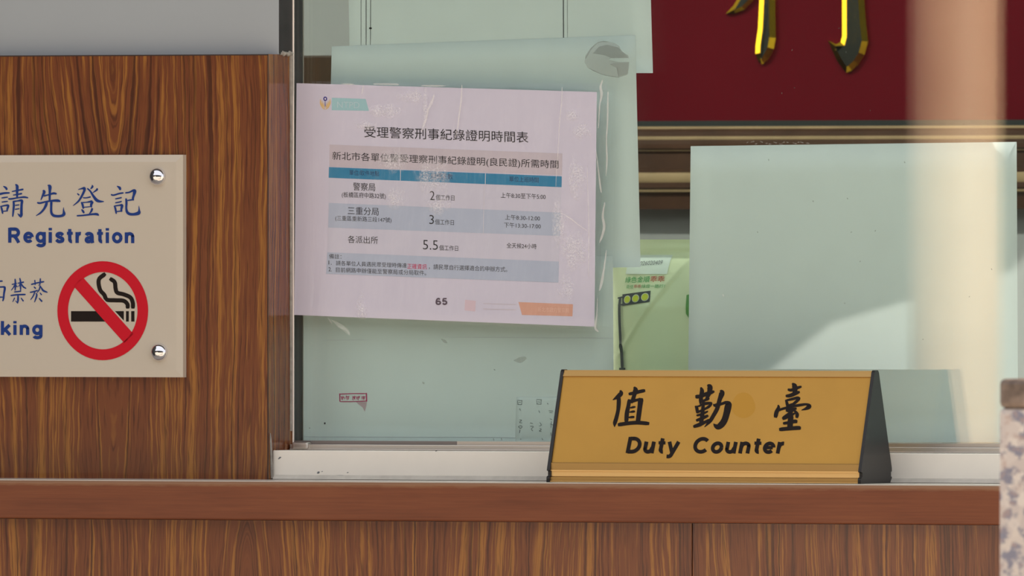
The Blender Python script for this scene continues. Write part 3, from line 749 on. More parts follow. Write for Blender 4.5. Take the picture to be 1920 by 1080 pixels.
ZHI = [[(360, 240, 40), (370, 300, 90), (300, 370, 80), (205, 430, 15)], [(325, 380, 80), (325, 500, 85), (310, 650, 75), (275, 800, 80), (245, 900, 75), (240, 975, 15)],
       [(535, 310, 60), (650, 288, 70), (760, 258, 70), (850, 240, 65)], [(640, 170, 40), (665, 230, 100), (640, 330, 80), (610, 430, 80), (585, 490, 40)],
       [(540, 430, 75), (520, 550, 78), (490, 700, 88), (478, 870, 82)], [(540, 470, 60), (600, 455, 65), (700, 430, 55), (780, 415, 55)],
       [(772, 412, 115), (755, 550, 98), (735, 700, 96), (712, 880, 92)], [(555, 592, 22), (610, 578, 45), (658, 570, 32)], [(540, 678, 20), (600, 668, 45), (648, 662, 42)],
       [(530, 785, 30), (590, 778, 50), (635, 775, 45)], [(320, 932, 78), (500, 905, 75), (700, 890, 78), (930, 908, 75)]]
QIN = [[(370, 180, 40), (390, 250, 85), (375, 350, 82), (365, 450, 75), (355, 510, 30)], [(505, 128, 40), (548, 165, 108), (545, 250, 95), (515, 340, 80), (470, 430, 45)],
       [(270, 365, 80), (360, 355, 75), (480, 310, 80), (570, 280, 75), (635, 258, 45)], [(380, 470, 60), (450, 435, 50), (505, 410, 60), (535, 400, 40)],
       [(255, 555, 30), (285, 600, 65), (300, 690, 60)], [(260, 565, 30), (330, 555, 36), (400, 520, 50), (480, 500, 62), (590, 490, 40)],
       [(585, 500, 50), (530, 565, 55), (450, 612, 40)], [(300, 680, 40), (380, 645, 50), (460, 610, 42)], [(425, 470, 50), (410, 600, 70), (395, 750, 80), (370, 900, 85)],
       [(285, 745, 42), (380, 720, 50), (450, 688, 45), (510, 660, 30)], [(280, 845, 55), (380, 805, 62), (450, 775, 62), (510, 748, 50)],
       [(225, 970, 62), (340, 930, 78), (450, 880, 62), (540, 840, 66)],
       [(770, 235, 40), (795, 290, 110), (750, 420, 88), (700, 600, 86), (620, 750, 80), (560, 850, 75), (490, 930, 40), (440, 980, 10)],
       [(622, 515, 20), (660, 540, 72), (780, 512, 56), (870, 485, 66), (930, 510, 112), (918, 570, 140), (890, 700, 132), (850, 830, 130), (790, 925, 130), (715, 975, 112), (660, 950, 70), (625, 912, 12)]]
TAI = [[(600, 95, 30), (640, 140, 100), (655, 220, 100), (640, 320, 75)], [(515, 220, 50), (580, 230, 62), (690, 190, 62), (780, 160, 45)],
       [(475, 350, 55), (560, 340, 75), (680, 290, 75), (745, 268, 45)], [(465, 430, 30), (490, 490, 60), (510, 580, 60)], [(475, 440, 40), (600, 412, 55), (700, 388, 58), (755, 400, 40)],
       [(740, 405, 60), (680, 465, 60), (615, 515, 52)], [(510, 555, 60), (620, 510, 48)], [(315, 535, 30), (320, 590, 65), (280, 680, 85), (260, 775, 80)],
       [(320, 640, 52), (420, 605, 50), (600, 562, 52), (780, 530, 55), (890, 520, 48), (940, 560, 95), (880, 605, 60), (785, 638, 12)],
       [(475, 630, 45), (570, 622, 55), (680, 605, 48)], [(640, 605, 50), (560, 690, 60), (450, 775, 70), (410, 810, 60)], [(480, 640, 60), (600, 675, 55)],
       [(640, 640, 40), (695, 715, 72), (690, 785, 60)], [(410, 810, 70), (540, 755, 62), (650, 700, 36)], [(575, 750, 100), (562, 850, 112), (550, 1000, 112)],
       [(420, 905, 55), (520, 890, 62), (640, 865, 75), (690, 868, 70)], [(345, 1028, 75), (500, 1012, 78), (700, 997, 80), (760, 1000, 72)]]
glyph(b, ZHI, 1130, 710, 10.8, PN); glyph(b, QIN, 1280, 710, 10.8, PN); glyph(b, TAI, 1430, 710, 10.8, PN)
sans(b, 'Duty', 1173, 1272, 849.5, 819.5, PN, slant=0.20, slope=0.003, track=0.05)
sans(b, 'Counter', 1297.5, 1471, 849.8, 820, PN, slant=0.20, slope=0.003, track=0.05)
b.build('lettering', M['sign_black'], npl)
b = MB(); PN2 = lambda px, py: on(px, py, P0 + nrm * 0.0003, nrm)
poly(b, [(1394 + 22 * math.cos(t) * (1 + 0.06 * math.sin(3 * t)), 760 + 24 * math.sin(t)) for t in [k * math.pi / 16 for k in range(32)]], PN2)
b.build('amber_stain', M['gold_stain'], npl)

# ================================================================== PAPERS BEHIND THE GLASS
def sheet(label, corners, Y, th=0.00025, curl=0.0, lines=None, mats=None, name='paper_sheet', bow=0.0):
    """a sheet of paper on the inner side of the glass: grid between four corners (tl, tr, br, bl)"""
    nx_, nz_ = 14, 10
    tl, tr, br, bl = [at(x, y, Y) for x, y in corners]
    b = MB(); V = []
    for j in range(nz_ + 1):
        for i in range(nx_ + 1):
            u, w = i / nx_, j / nz_
            p = (tl * (1 - u) + tr * u) * (1 - w) + (bl * (1 - u) + br * u) * w
            p = p + Vector((0, curl * (abs(2 * u - 1) ** 3) + bow * math.sin(u * 7 + w * 3), 0))
            V.append(p)
    n_ = len(V)
    V += [p + Vector((0, th, 0)) for p in V]
    fs = []
    I = lambda i, j: j * (nx_ + 1) + i
    for j in range(nz_):
        for i in range(nx_):
            q = [I(i, j), I(i, j + 1), I(i + 1, j + 1), I(i + 1, j)]
            fs.append(q); fs.append([n_ + k for k in q[::-1]])
    for i in range(nx_):
        for j in (0, nz_): fs.append([I(i, j), I(i + 1, j), n_ + I(i + 1, j), n_ + I(i, j)])
    for j in range(nz_):
        for i in (0, nx_): fs.append([I(i, j), I(i, j + 1), n_ + I(i, j + 1), n_ + I(i, j)])
    b.mesh(V, fs, 0, True)
    o = b.build(name, M['paper'])
    reorigin(o); tag(o, label, 'paper', 'papers stuck up behind the glass')
    return o

YT, YM, YL, YNN = YPAP + 0.0020, YPAP + 0.0012, YPAP + 0.0005, YPAP
p_top = sheet('pale sheet with thin ruled lines at the very top of the glass', [(650, -220), (1214, -220), (1224, 137), (656, 137)], YT)
p_mid = sheet('blank pale sheet directly above and behind the laminated notice, with tape scrap near its corner', [(622, 87), (1191, 66), (1201, 501), (612, 508)], YM)
p_low = sheet('pale sheet with a small red stamp below the laminated notice', [(564, 480), (1149, 480), (1151, 830), (565, 827)], YL)
p_right = sheet('large blank pale sheet at the right, reaching behind the gold nameplate', [(1295, 274), (1906, 266), (1909, 829), (1289, 829)], YM)
p_note = sheet('small sheet with pen jottings beside the left end of the gold nameplate', [(968, 744), (1146, 744), (1147, 829), (966, 829)], YNN)
# ruled lines of the top sheet
b = MB(); pj = plane_y(YT - 0.0002)
for x0, x1, w in ((677, 677, .8), (686.5, 686.5, 1.2), (696, 694.5, 1.0), (1055.5, 1056.5, 1.6), (1063, 1064, .5)):
    b = MB(); stroke(b, [(x0, -180, w), (x1, 87, w)], pj); b.build('ruled_line', M['ink_black'], p_top)
b = MB(); stroke(b, [(692.5, 53, 3), (696.5, 53, 3.5)], pj); b.build('ink_dot', M['ink_black'], p_top)
# stamp on the lower sheet
b = MB(); pj = plane_y(YL - 0.0002)
for st in ([(636.5, 739, 2), (661, 738, 1.8), (687, 738, 2)], [(638, 753, 1.8), (661, 753, 1.6), (687, 752, 2.2)], [(637, 738, 2.2), (637.5, 753, 2)], [(687, 737, 2.4), (687.3, 753, 2.6)]):
    stroke(b, st, pj, 0)
for x, q in ((643, 'a'), (652, 'b'), (664, 'c'), (672, 'd'), (682, 'e')):
    for k in range(3):
        stroke(b, [(x - 3 + k * 2.2 + random.uniform(-.6, .6), 741.5 + random.uniform(0, 2), 1.2), (x - 2.4 + k * 2.0 + random.uniform(-1.2, 1.2), 749.5 + random.uniform(-2.5, 1), 1.3)], pj, 0)
    stroke(b, [(x - 3, 744.5 + random.uniform(-1, 2), 1.0), (x + 3, 744 + random.uniform(-1, 2), 1.0)], pj, 0)
b.build('ink_stamp', [M['stamp_red']], p_low)
b = MB()
poly(b, [(668, 754), (687.5, 754), (687, 760), (684, 772), (680, 764), (672, 758)], pj, 0)
b.build('stamp_smear', M['stamp_faint'], p_low)
for st in ([(604, 638, .6), (700, 637, .5)], [(830, 632, .6), (1148, 634, .7)], [(570, 819, .8), (900, 820, .8), (966, 821, 1.0)]):
    b = MB(); stroke(b, st, pj, 0); b.build('faint_line', M['faint'], p_low)
# mirrored handwriting showing through the note
b = MB(); pj = plane_y(YNN - 0.0002)
def sq(x, y, s_):
    for st in ([(x - s_, y - s_, .9), (x + s_, y - s_ * .8, .9)], [(x + s_, y - s_, .9), (x + s_ * .8, y + s_, .9)], [(x - s_, y + s_ * .9, .9), (x + s_, y + s_, .9)], [(x - s_, y - s_ * .6, .9), (x - s_ * .7, y + s_, .9)], [(x - s_ * .5, y, .8), (x + s_ * .5, y + .4, .9)]):
        stroke(b, st, pj)
sq(974.5, 754.5, 4.2); sq(1010.5, 753.5, 4.6)
for st in ([(974, 766, 1), (976, 770, 1)], [(974, 787, 1), (978, 788, 1), (974, 792, 1), (979, 793, 1)], [(976, 798, 1), (972, 800, 1), (976, 803, 1), (979, 800, 1), (976, 798, 1)], [(975, 806, 1), (974, 812, 1)], [(976, 823, 1.4), (977, 824, 1)],
           [(1010, 770, 1), (1012, 774, 1)], [(1012, 792, 1), (1015, 797, 1), (1011, 799, 1)], [(1012, 803, 1), (1015, 805, 1), (1011, 808, 1), (1015, 809, 1)], [(1016, 822, 1), (1018, 825, 1)],
           [(994, 793, 1), (999, 794, 1)], [(994, 799, 1), (1000, 800, 1), (996, 804, 1)], [(996, 805, 1), (999, 808, 1.2)], [(1026, 756, 1), (1028, 758, 1)], [(1029, 770, .9), (1037, 771, .9)], [(1030, 773, .9), (1036, 774, .9)],
           [(1031, 785, 1), (1035, 787, 1)], [(1032, 795, 1), (1037, 797, 1)], [(1034, 790, 1), (1033, 802, 1)], [(1033, 811, 1.2), (1033, 817, 1)]):
    stroke(b, st, pj)
b.build('handwriting', M['ink_pen'], p_note)

# ================================================================== LAMINATED NOTICE
YNO = YA0 - 0.0016
NC = [(556, 156), (1119, 172.5), (1114.5, 612.5), (551.5, 590.5)]
base = (at(551.5, 590.5, YNO) + at(1114.5, 612.5, YNO)) / 2
no = thing('notice', 'white notice in a clear plastic sleeve taped on the front of the glass', 'notice', base)
b = MB(); b.mesh([at(x, y, YNO) for x, y in NC] + [at(x, y, YNO + 0.0004) for x, y in NC],
                 [(0, 3, 2, 1), (4, 5, 6, 7), (0, 1, 5, 4), (1, 2, 6, 5), (2, 3, 7, 6), (3, 0, 4, 7)])
b.build('paper', M['paper_notice'], no)
PJ1, PJ2, PJ3 = plane_y(YNO - 0.00012), plane_y(YNO - 0.0002), plane_y(YNO - 0.00028)
b = MB()
poly(b, [(617.8, 271), (1054.4, 287.8), (1053.8, 328.5), (617.3, 312.5)], PJ1, 0)
poly(b, [(616.2, 333.3), (1052.9, 351), (1051, 398.7), (616.4, 380.4)], PJ1, 1)
poly(b, [(615.2, 426.7), (1050, 442.5), (1048, 490.5), (613.6, 473)], PJ1, 1)
poly(b, [(616.7, 313.3), (1053.3, 330.7), (1052.9, 351), (616.2, 333.3)], PJ2, 2)
poly(b, [(616.4, 380.4), (1051, 398.7), (1050, 442.5), (615.2, 426.7)], PJ2, 3)
poly(b, [(613.6, 473), (1048, 490.5), (1047, 530), (611.3, 513.5)], PJ2, 3)
stroke(b, [(751, 318.5, 1.0), (750.6, 338.5, 1.0)], PJ3, 4); stroke(b, [(910.3, 325, 1.0), (909.9, 345.3, 1.0)], PJ3, 4)
stroke(b, [(908, 350, .6), (906, 440, .6)], PJ3, 4)
poly(b, [(622.2, 183.3), (685.5, 185.5), (691.8, 207.8), (621.8, 206.6)], PJ1, 5)
poly(b, [(972, 566.3), (1074.3, 570.5), (1073.3, 593), (978.8, 590.5)], PJ1, 6)
poly(b, [(872, 562), (892, 564), (891, 584), (871, 582)], PJ1, 7)
b.build('printed_table', [M['gray_band'], M['lav_band'], M['blue_band'], M['pale_blue'], M['white'], M['teal'], M['orange'], M['faint_pink']], no)
b = MB()
INKS = [M['ink_black'], M['ink_grey'], M['ink_navy'], M['ink_red'], M['teal_light'], M['orange_light'], M['faint']]
K, G, NV, RD, TL_, OL, FT = range(7)
sl = 0.036
text(b, '受理警察刑事紀錄證明時間表', 683, 990.5, 236.5, 257.5, PJ3, K, 0.0345, off=0.0)
text(b, '新北市各單位警受理察刑事紀錄證明(良民證)所需時間', 623, 1047, 284, 302, PJ3, K, 0.039, off=0.0)
b.build('title_lettering', INKS, no)
b = MB()
text(b, '單位/取件地點', 655, 711, 318.5, 328.5, PJ3, NV, sl); text(b, '辦理天數', 808, 849, 324.5, 335, PJ3, NV, sl); text(b, '單位上班時間', 955, 1010, 330.5, 340.5, PJ3, NV, sl)
text(b, '警察局', 662, 703.5, 342, 357, PJ3, K, sl, off=0.0); text(b, '(板橋區府中路32號)', 641, 723.5, 359.5, 371.5, PJ3, K, sl)
text(b, '2', 806, 815, 358, 375, PJ3, K, sl, off=-0.008); text(b, '個工作日', 817, 852, 364.8, 375.2, PJ3, K, sl)
text(b, '上午8:30至下午5:00', 939, 1023, 360.8, 371, PJ3, K, sl)
text(b, '三重分局', 652, 710, 387.5, 402.2, PJ3, K, sl, off=0.0); text(b, '(三重區重新路三段147號)', 628.7, 734, 404, 415, PJ3, K, sl)
text(b, '3', 805, 813.5, 403, 420, PJ3, K, sl, off=-0.008); text(b, '個工作日', 815.5, 851, 411, 421, PJ3, K, sl)
text(b, '上午8:30-12:00', 947, 1012.5, 402, 412, PJ3, K, sl); text(b, '下午13:30-17:00', 945, 1014, 416.8, 426.6, PJ3, K, sl)
text(b, '各派出所', 652, 708.5, 441.5, 455.5, PJ3, K, sl, off=0.0)
text(b, '5.5', 793, 821, 450, 467.5, PJ3, K, sl, off=-0.008); text(b, '個工作日', 823.5, 859, 459.5, 469.5, PJ3, K, sl)
text(b, '全天候24小時', 950, 1006, 455, 465, PJ3, K, sl)
b.build('table_lettering', INKS, no)
b = MB()
text(b, '備註：', 617, 640, 475.8, 484.8, PJ3, K, sl)
text(b, '1.', 616, 622, 488.5, 496, PJ3, K, sl); text(b, '請各單位人員遇民眾受理時傳達', 630, 762.5, 488.6, 497.8, PJ3, K, sl)
text(b, '正確資訊', 763.5, 800.5, 494, 504, PJ3, RD, sl, off=0.003); text(b, '，請民眾自行選擇適合的申辦方式。', 804, 951, 495, 505, PJ3, K, sl)
text(b, '2.', 616, 622, 501, 508.6, PJ3, K, sl); text(b, '目前網路申辦僅能至警察局或分局取件。', 630, 799, 501, 510.5, PJ3, K, sl)
b.build('notes_lettering', INKS, no)
b = MB()
sans(b, '65', 816.5, 838.5, 571.5, 558.8, PJ3, G, pen=0.15)
b.build('page_number', INKS, no)
b = MB()
text(b, 'NTPD', 632, 674, 190.5, 202, PJ3, TL_, 0.02)
b.build('banner_lettering', INKS, no)
b = MB()
text(b, '新北市政府警察局', 1008, 1067, 575.5, 584.5, PJ3, OL, sl)
for y in (569, 579): stroke(b, [(906, y, 1.4), (936, y + 1, 1.4), (968, y + 2, 1.4)], PJ2, FT)
b.build('footer_lettering', INKS, no)
b = MB()
poly(b, [(609.8 + 3.7 * math.cos(t), 185.3 + 4.1 * math.sin(t)) for t in [k * math.pi / 10 for k in range(20)]], PJ2, 1)
poly(b, [(609.8 + 1.6 * math.cos(t), 185.3 + 1.9 * math.sin(t)) for t in [k * math.pi / 6 for k in range(12)]], PJ3, 2)
for s_ in (-1, 1):
    X_ = lambda d: 609.8 + s_ * d
    for st in ([(X_(9), 186, 1), (X_(8.4), 194, 3), (X_(4.5), 202, 2.4), (X_(.5), 205, 1)], [(X_(6), 189, .8), (X_(5), 196, 2), (X_(1), 202, 1)], [(X_(3.2), 192, .8), (X_(2.2), 198, 1.2), (X_(.6), 201, .6)]):
        stroke(b, st, PJ2, 0)
stroke(b, [(609.8, 190, .8), (609.8, 199, 1.3)], PJ3, 1)
b.build('emblem', [M['emb_gold'], M['emb_blue'], M['white']], no)
# plastic sleeve: crinkled film, loose along its right side
SC_ = [(553.5, 152), (1139, 158), (1121, 619), (549.6, 592)]
b = MB(); nx_, nz_ = 90, 60; V = []
from mathutils import noise as mnoise
for j in range(nz_ + 1):
    for i in range(nx_ + 1):
        u, w = i / nx_, j / nz_
        p0 = [SC_[0][k] * (1 - u) + SC_[1][k] * u for k in (0, 1)]; p1 = [SC_[3][k] * (1 - u) + SC_[2][k] * u for k in (0, 1)]
        px, py = p0[0] * (1 - w) + p1[0] * w, p0[1] * (1 - w) + p1[1] * w
        if u > 0.985: px += 5 * math.sin(w * 9) * (1 - w)
        loose = max(0.0, (u - 0.80) / 0.2)
        d = 0.0007 + 0.0006 * (0.5 + 0.5 * mnoise.noise((u * 9, w * 4, 0))) + loose * 0.0010 * (0.5 + 0.5 * mnoise.noise((u * 16, w * 9, 3)))
        for uc, wd in ((0.255, .010), (0.425, .008), (0.86, .008), (0.965, .010)):
            d += 0.0010 * math.exp(-((u + 0.03 * w - uc) / wd) ** 2)
        edge = min(1.0, min(u, w, 1 - w) / 0.02)
        V.append(at(px, py, YNO - 0.0004 - d * edge))
b.mesh(V, [(j * (nx_ + 1) + i, (j + 1) * (nx_ + 1) + i, (j + 1) * (nx_ + 1) + i + 1, j * (nx_ + 1) + i + 1) for j in range(nz_) for i in range(nx_)], 0, True)
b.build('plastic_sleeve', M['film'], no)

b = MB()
PC = plane_y(YNO - 0.0032)  # white strokes painted as highlights along the creases of the film
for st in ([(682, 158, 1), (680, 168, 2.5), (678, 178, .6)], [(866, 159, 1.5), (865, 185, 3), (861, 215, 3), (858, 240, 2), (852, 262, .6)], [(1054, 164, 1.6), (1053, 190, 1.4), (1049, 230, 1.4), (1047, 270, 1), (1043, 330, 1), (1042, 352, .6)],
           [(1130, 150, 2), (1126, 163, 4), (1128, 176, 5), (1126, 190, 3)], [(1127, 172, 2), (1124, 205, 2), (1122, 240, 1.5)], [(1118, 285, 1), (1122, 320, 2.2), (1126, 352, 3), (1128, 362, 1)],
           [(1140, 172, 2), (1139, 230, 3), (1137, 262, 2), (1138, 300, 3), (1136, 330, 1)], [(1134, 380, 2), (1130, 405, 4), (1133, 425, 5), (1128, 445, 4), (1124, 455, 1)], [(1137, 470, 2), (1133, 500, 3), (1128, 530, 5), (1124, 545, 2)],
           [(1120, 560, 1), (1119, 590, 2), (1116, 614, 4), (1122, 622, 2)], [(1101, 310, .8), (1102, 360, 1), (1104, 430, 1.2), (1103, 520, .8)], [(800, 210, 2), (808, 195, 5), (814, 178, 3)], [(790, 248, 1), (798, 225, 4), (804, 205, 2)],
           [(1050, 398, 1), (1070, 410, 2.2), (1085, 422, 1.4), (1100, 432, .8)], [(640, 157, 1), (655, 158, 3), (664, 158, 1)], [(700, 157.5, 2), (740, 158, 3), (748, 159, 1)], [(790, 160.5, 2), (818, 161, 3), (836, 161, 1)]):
    b = MB(); stroke(b, st, PC); b.build('crease_highlight', M['crease_glint'], no)

# ================================================================== TAPE SCRAP
T_ = lambda x, y: (540 + x / 2.743, y / 2.743)
b = MB()
poly(b, [T_(*p) for p in ((1525, 320), (1530, 285), (1558, 245), (1592, 217), (1625, 210), (1680, 221), (1705, 238), (1716, 264), (1750, 285), (1753, 299), (1660, 300), (1648, 309), (1700, 318), (1755, 318), (1752, 360), (1745, 385), (1700, 400), (1622, 386), (1570, 366), (1540, 346))], plane_y(YA0 - 0.0003), 0)
poly(b, [T_(*p) for p in ((1568, 275), (1600, 240), (1640, 230), (1698, 244), (1736, 280), (1750, 296), (1660, 298), (1630, 285))], plane_y(YA0 - 0.0005), 1)
poly(b, [T_(*p) for p in ((1655, 330), (1690, 322), (1752, 322), (1748, 380), (1700, 396), (1690, 350))], plane_y(YA0 - 0.0005), 0)
for st in ([(1530, 300, 6), (1560, 250, 5), (1600, 217, 4), (1650, 214, 3)], [(1545, 350, 3), (1620, 384, 4), (1700, 398, 4)], [(1692, 345, 3), (1697, 375, 3), (1700, 395, 2)]):
    stroke(b, [T_(x, y) + (w / 2.743,) for x, y, w in st], plane_y(YA0 - 0.0006), 1)
tag(reorigin(b.build('tape_scrap', [M['tape'], M['tape_dark']])), 'torn grey scrap of tape stuck on the glass above the notice corner', 'tape')

# ================================================================== SNACK BAG
YBAG = 0.118
bx0, bx1 = at(1139, 600, YBAG).x, at(1372, 600, YBAG).x
bz0, bz1 = ZST, at(1220, 449, YBAG).z
def bag_d(x, z):
    u = (x - bx0) / (bx1 - bx0); w = (z - bz0) / (bz1 - bz0)
    u = min(max(u, 0), 1); w = min(max(w, 0), 1)
    e = (max(0, 1 - abs(2 * u - 1) ** 2.6)) ** 0.55 * min(1, w / 0.14 if w < 0.14 else 1) ** 0.5 * min(1, max(0, (0.93 - w)) / 0.25) ** 0.6
    d = 0.027 * e
    # fold running from the upper right corner down to the middle
    s_ = (u - 0.36) - (w - 0.64) * 1.25
    d -= 0.0042 * (1 / (1 + math.exp(-s_ * 60))) * min(1, max(0, (w - 0.36) / 0.3)) * e
    d += 0.0022 * math.exp(-(s_ / 0.018) ** 2) * (1 if w > 0.45 else 0) * e
    d += 0.0010 * math.sin(u * 13 + w * 5) * e
    return d
bag = thing('snack_bag', 'pale green snack bag with a traffic signal print, standing behind the gold nameplate', 'snack bag', ((bx0 + bx1) / 2, YBAG, bz0))
b = MB(); nx_, nz_ = 70, 90; V = []
for sgn in (-1, 1):
    for j in range(nz_ + 1):
        for i in range(nx_ + 1):
            u, w = i / nx_, j / nz_
            x, z = bx0 + (bx1 - bx0) * u, bz0 + (bz1 - bz0) * w
            pinch = 0.006 * math.sin(math.pi * w) * (2 * u - 1) * -1
            crimp = 0.0006 * math.sin(w * 420) if w > 0.93 else 0
            V.append((x + pinch, YBAG + sgn * (bag_d(x, z) + 0.0004) + crimp, z))
n_ = (nx_ + 1) * (nz_ + 1); fs = []
for j in range(nz_):
    for i in range(nx_):
        q = [j * (nx_ + 1) + i, j * (nx_ + 1) + i + 1, (j + 1) * (nx_ + 1) + i + 1, (j + 1) * (nx_ + 1) + i]
        fs.append(q); fs.append([n_ + k for k in q[::-1]])
b.mesh(V, fs, 0, True)
b.build('pouch', M['bag'], bag)
def PB(px, py, k=0.0006):
    p = at(px, py, YBAG - 0.02)
    return Vector((p.x, YBAG - bag_d(p.x, p.z) - 0.0004 - k, p.z))
def grid_poly(mb, q, proj, m, n=10):
    for i in range(n):
        for j in range(n):
            pt = lambda a, c: tuple((q[0][k] * (1 - a) + q[1][k] * a) * (1 - c) + (q[3][k] * (1 - a) + q[2][k] * a) * c for k in (0, 1))
            mb.face([proj(*pt(i / n, j / n)), proj(*pt(i / n, (j + 1) / n)), proj(*pt((i + 1) / n, (j + 1) / n)), proj(*pt((i + 1) / n, j / n))], m)
b = MB()
grid_poly(b, [(1168, 478), (1248, 478), (1247, 514), (1168, 514)], PB, 0)
b.build('date_panel', M['bag_grey'], bag)
b = MB(); grid_poly(b, [(1287, 553), (1300, 550), (1300, 606), (1288, 588)], PB, 0); b.build('dark_green_print', M['bag_dark'], bag)
b = MB()
PB2 = lambda x, y: PB(x, y, 0.0009)
text(b, '2026020409', 1188, 1234, 490, 498, PB2, 0, -0.05)
text(b, '綠色金順', 1169.5, 1217, 519, 530.5, PB2, 1, -0.03, off=0.006); text(b, '乖乖', 1218, 1244, 517.5, 529, PB2, 2, -0.01, off=0.006)
text(b, '能佳', 1174, 1188, 534, 541, PB2, 1, 0); text(b, '乖乖', 1189, 1203, 533.5, 540.5, PB2, 2, 0); text(b, '綠燈一路行！', 1204, 1247, 533, 540, PB2, 1, 0)
b.build('lettering', [M['ink_pen'], M['bag_green'], M['bag_red']], bag)
b = MB()
grid_poly(b, [(1167, 552), (1222, 545), (1223.5, 566), (1169.5, 573.5)], PB, 0)
for cx, cy in ((1179, 561.5), (1196, 559.5), (1213.5, 556.8)):
    poly(b, [(cx + 7.2 * math.cos(t), cy + 7.6 * math.sin(t)) for t in [k * math.pi / 12 for k in range(24)]], PB2, 2)
    poly(b, [(cx + 5.8 * math.cos(t), cy + 6.2 * math.sin(t)) for t in [k * math.pi / 12 for k in range(24)]], lambda x, y: PB(x, y, 0.0012), 1)
stroke(b, [(1158, 559, 3), (1168, 557, 3)], PB2, 0, sub=6); stroke(b, [(1160, 572, 3), (1170, 571, 3)], PB2, 0, sub=6)
stroke(b, [(1163, 558, 6), (1163.5, 600, 6), (1166, 650, 6), (1169, 690, 6.5)], PB2, 0, sub=8)
stroke(b, [(1163, 691.5, 4), (1175, 691.5, 4)], PB2, 0)
b.build('traffic_signal_print', [M['bag_black'], M['bag_lamp'], M['bag_rim']], bag)

# ================================================================== RED PLAQUE ON THE BACK WALL
YPL = 2.262
pz = lambda py, Y=YPL: at(1500, py, Y).z
px0 = at(1010, 200, YPL).x; px1 = px0 + 1.5
pl = thing('framed_plaque', 'dark red plaque with gilt characters and a ridged gold frame on the back wall', 'plaque', ((px0 + px1) / 2, 2.2635, pz(390)))
ptop = pz(230) + 0.62
b = MB(); b.box(px0 + 0.03, px1 - 0.03, YPL, 2.2635, pz(236), ptop); b.build('panel', M['plaque_red'], pl)
b = MB()
fb = [(2.2635, pz(392)), (2.235, pz(392)), (2.232, pz(362)), (2.224, pz(352)), (2.224, pz(322)), (2.236, pz(316)), (2.236, pz(288)), (2.230, pz(278)), (2.236, pz(270)), (2.244, pz(246)), (2.252, pz(238)), (2.2635, pz(238))]
b.extrude_x(fb, px0, px1)
dz = ptop - pz(238)
b.extrude_x([(y, 2 * (pz(238) + dz / 2) - z) for y, z in fb[::-1]], px0, px1)
fw = pz(238) - pz(392)
for xa, xb in ((px0, px0 + fw), (px1 - fw, px1)): b.box(xa, xb, 2.236, 2.2635, pz(392), ptop + fw)
b.build('frame', M['frame_brown'], pl)
b = MB()
def halfround(zc, r, y, n=8, sy=0.8):
    pr = [(y - r * sy * math.sin(math.pi * k / n), zc - r * math.cos(math.pi * k / n)) for k in range(n + 1)]
    b.extrude_x(pr, px0 + 0.002, px1 - 0.002, 0, True)
sc_ = (pz(300) - pz(400)) / 100
for py, r in ((241.5, 5), (260, 4.8), (279, 4.2), (333, 12), (355, 5.5)):
    halfround(pz(py), r * sc_, {241.5: 2.250, 260: 2.240, 279: 2.233, 333: 2.226, 355: 2.228}[py], sy=0.5)
b.build('gilt_bead', M['frame_gold'], pl)
b = MB(); b.box(px0 + 0.02, px1 - 0.02, 2.254, 2.2625, pz(236.5), pz(226)); b.build('painted_shadow_gap', M['frame_gap'], pl)  # dark strip painted in for the shadow gap above the frame
def inset(P, d):
    n = len(P); out = []
    area = sum(P[i][0] * P[(i + 1) % n][1] - P[(i + 1) % n][0] * P[i][1] for i in range(n))
    s_ = 1 if area > 0 else -1
    for i in range(n):
        a, c, e = Vector(P[i - 1]), Vector(P[i]), Vector(P[(i + 1) % n])
        d1, d2 = (c - a).normalized(), (e - c).normalized()
        n1, n2 = Vector((-d1.y, d1.x)) * s_, Vector((-d2.y, d2.x)) * s_
        m_ = (n1 + n2)
        m_ = m_ / max(m_.length, 1e-6); k = d / max(0.35, m_.dot(n1))
        out.append(tuple(c + m_ * k))
    return out
def gilt(polys, ox, oy, sc):
    b = MB()
    for P, bw in polys:
        I_ = inset(P, bw); n = len(P)
        A = [at(ox + x / sc, oy + y / sc, YPL - 0.0005) for x, y in P]
        A2 = [p + Vector((0, -0.0040, 0)) for p in A]
        B_ = [at(ox + x / sc, oy + y / sc, YPL - 0.0005) + Vector((0, -0.0040 - 0.42 * bw / sc / 1700, 0)) for x, y in I_]
        b.mesh(A + A2 + B_, [(k, (k + 1) % n, n + (k + 1) % n, n + k) for k in range(n)] + [(n + k, n + (k + 1) % n, 2 * n + (k + 1) % n, 2 * n + k) for k in range(n)], 0)
        b.mesh(B_, [list(range(n))], 1)
    return b.build('gilt_character', [M['gilt'], M['gilt_face']], pl)
gilt([([(130, 150), (215, 58), (300, -80), (420, -260), (540, -200), (430, 0), (330, 103), (230, 142)], 38),
      ([(490, -520), (655, -520), (655, 0), (662, 400), (642, 520), (592, 620), (540, 670), (512, 682), (480, 655), (447, 570), (450, 480), (475, 300), (490, 0)], 58),
      ([(1365, -480), (1602, -480), (1600, 0), (1618, 250), (1640, 440), (1602, 580), (1540, 680), (1470, 745), (1410, 772), (1375, 735), (1310, 640), (1250, 510), (1215, 428), (1300, 470), (1350, 445), (1366, 385)], 56),
      ([(900, -640), (2080, -640), (2080, -490), (900, -490)], 45)], 1340, 0, 5.647)

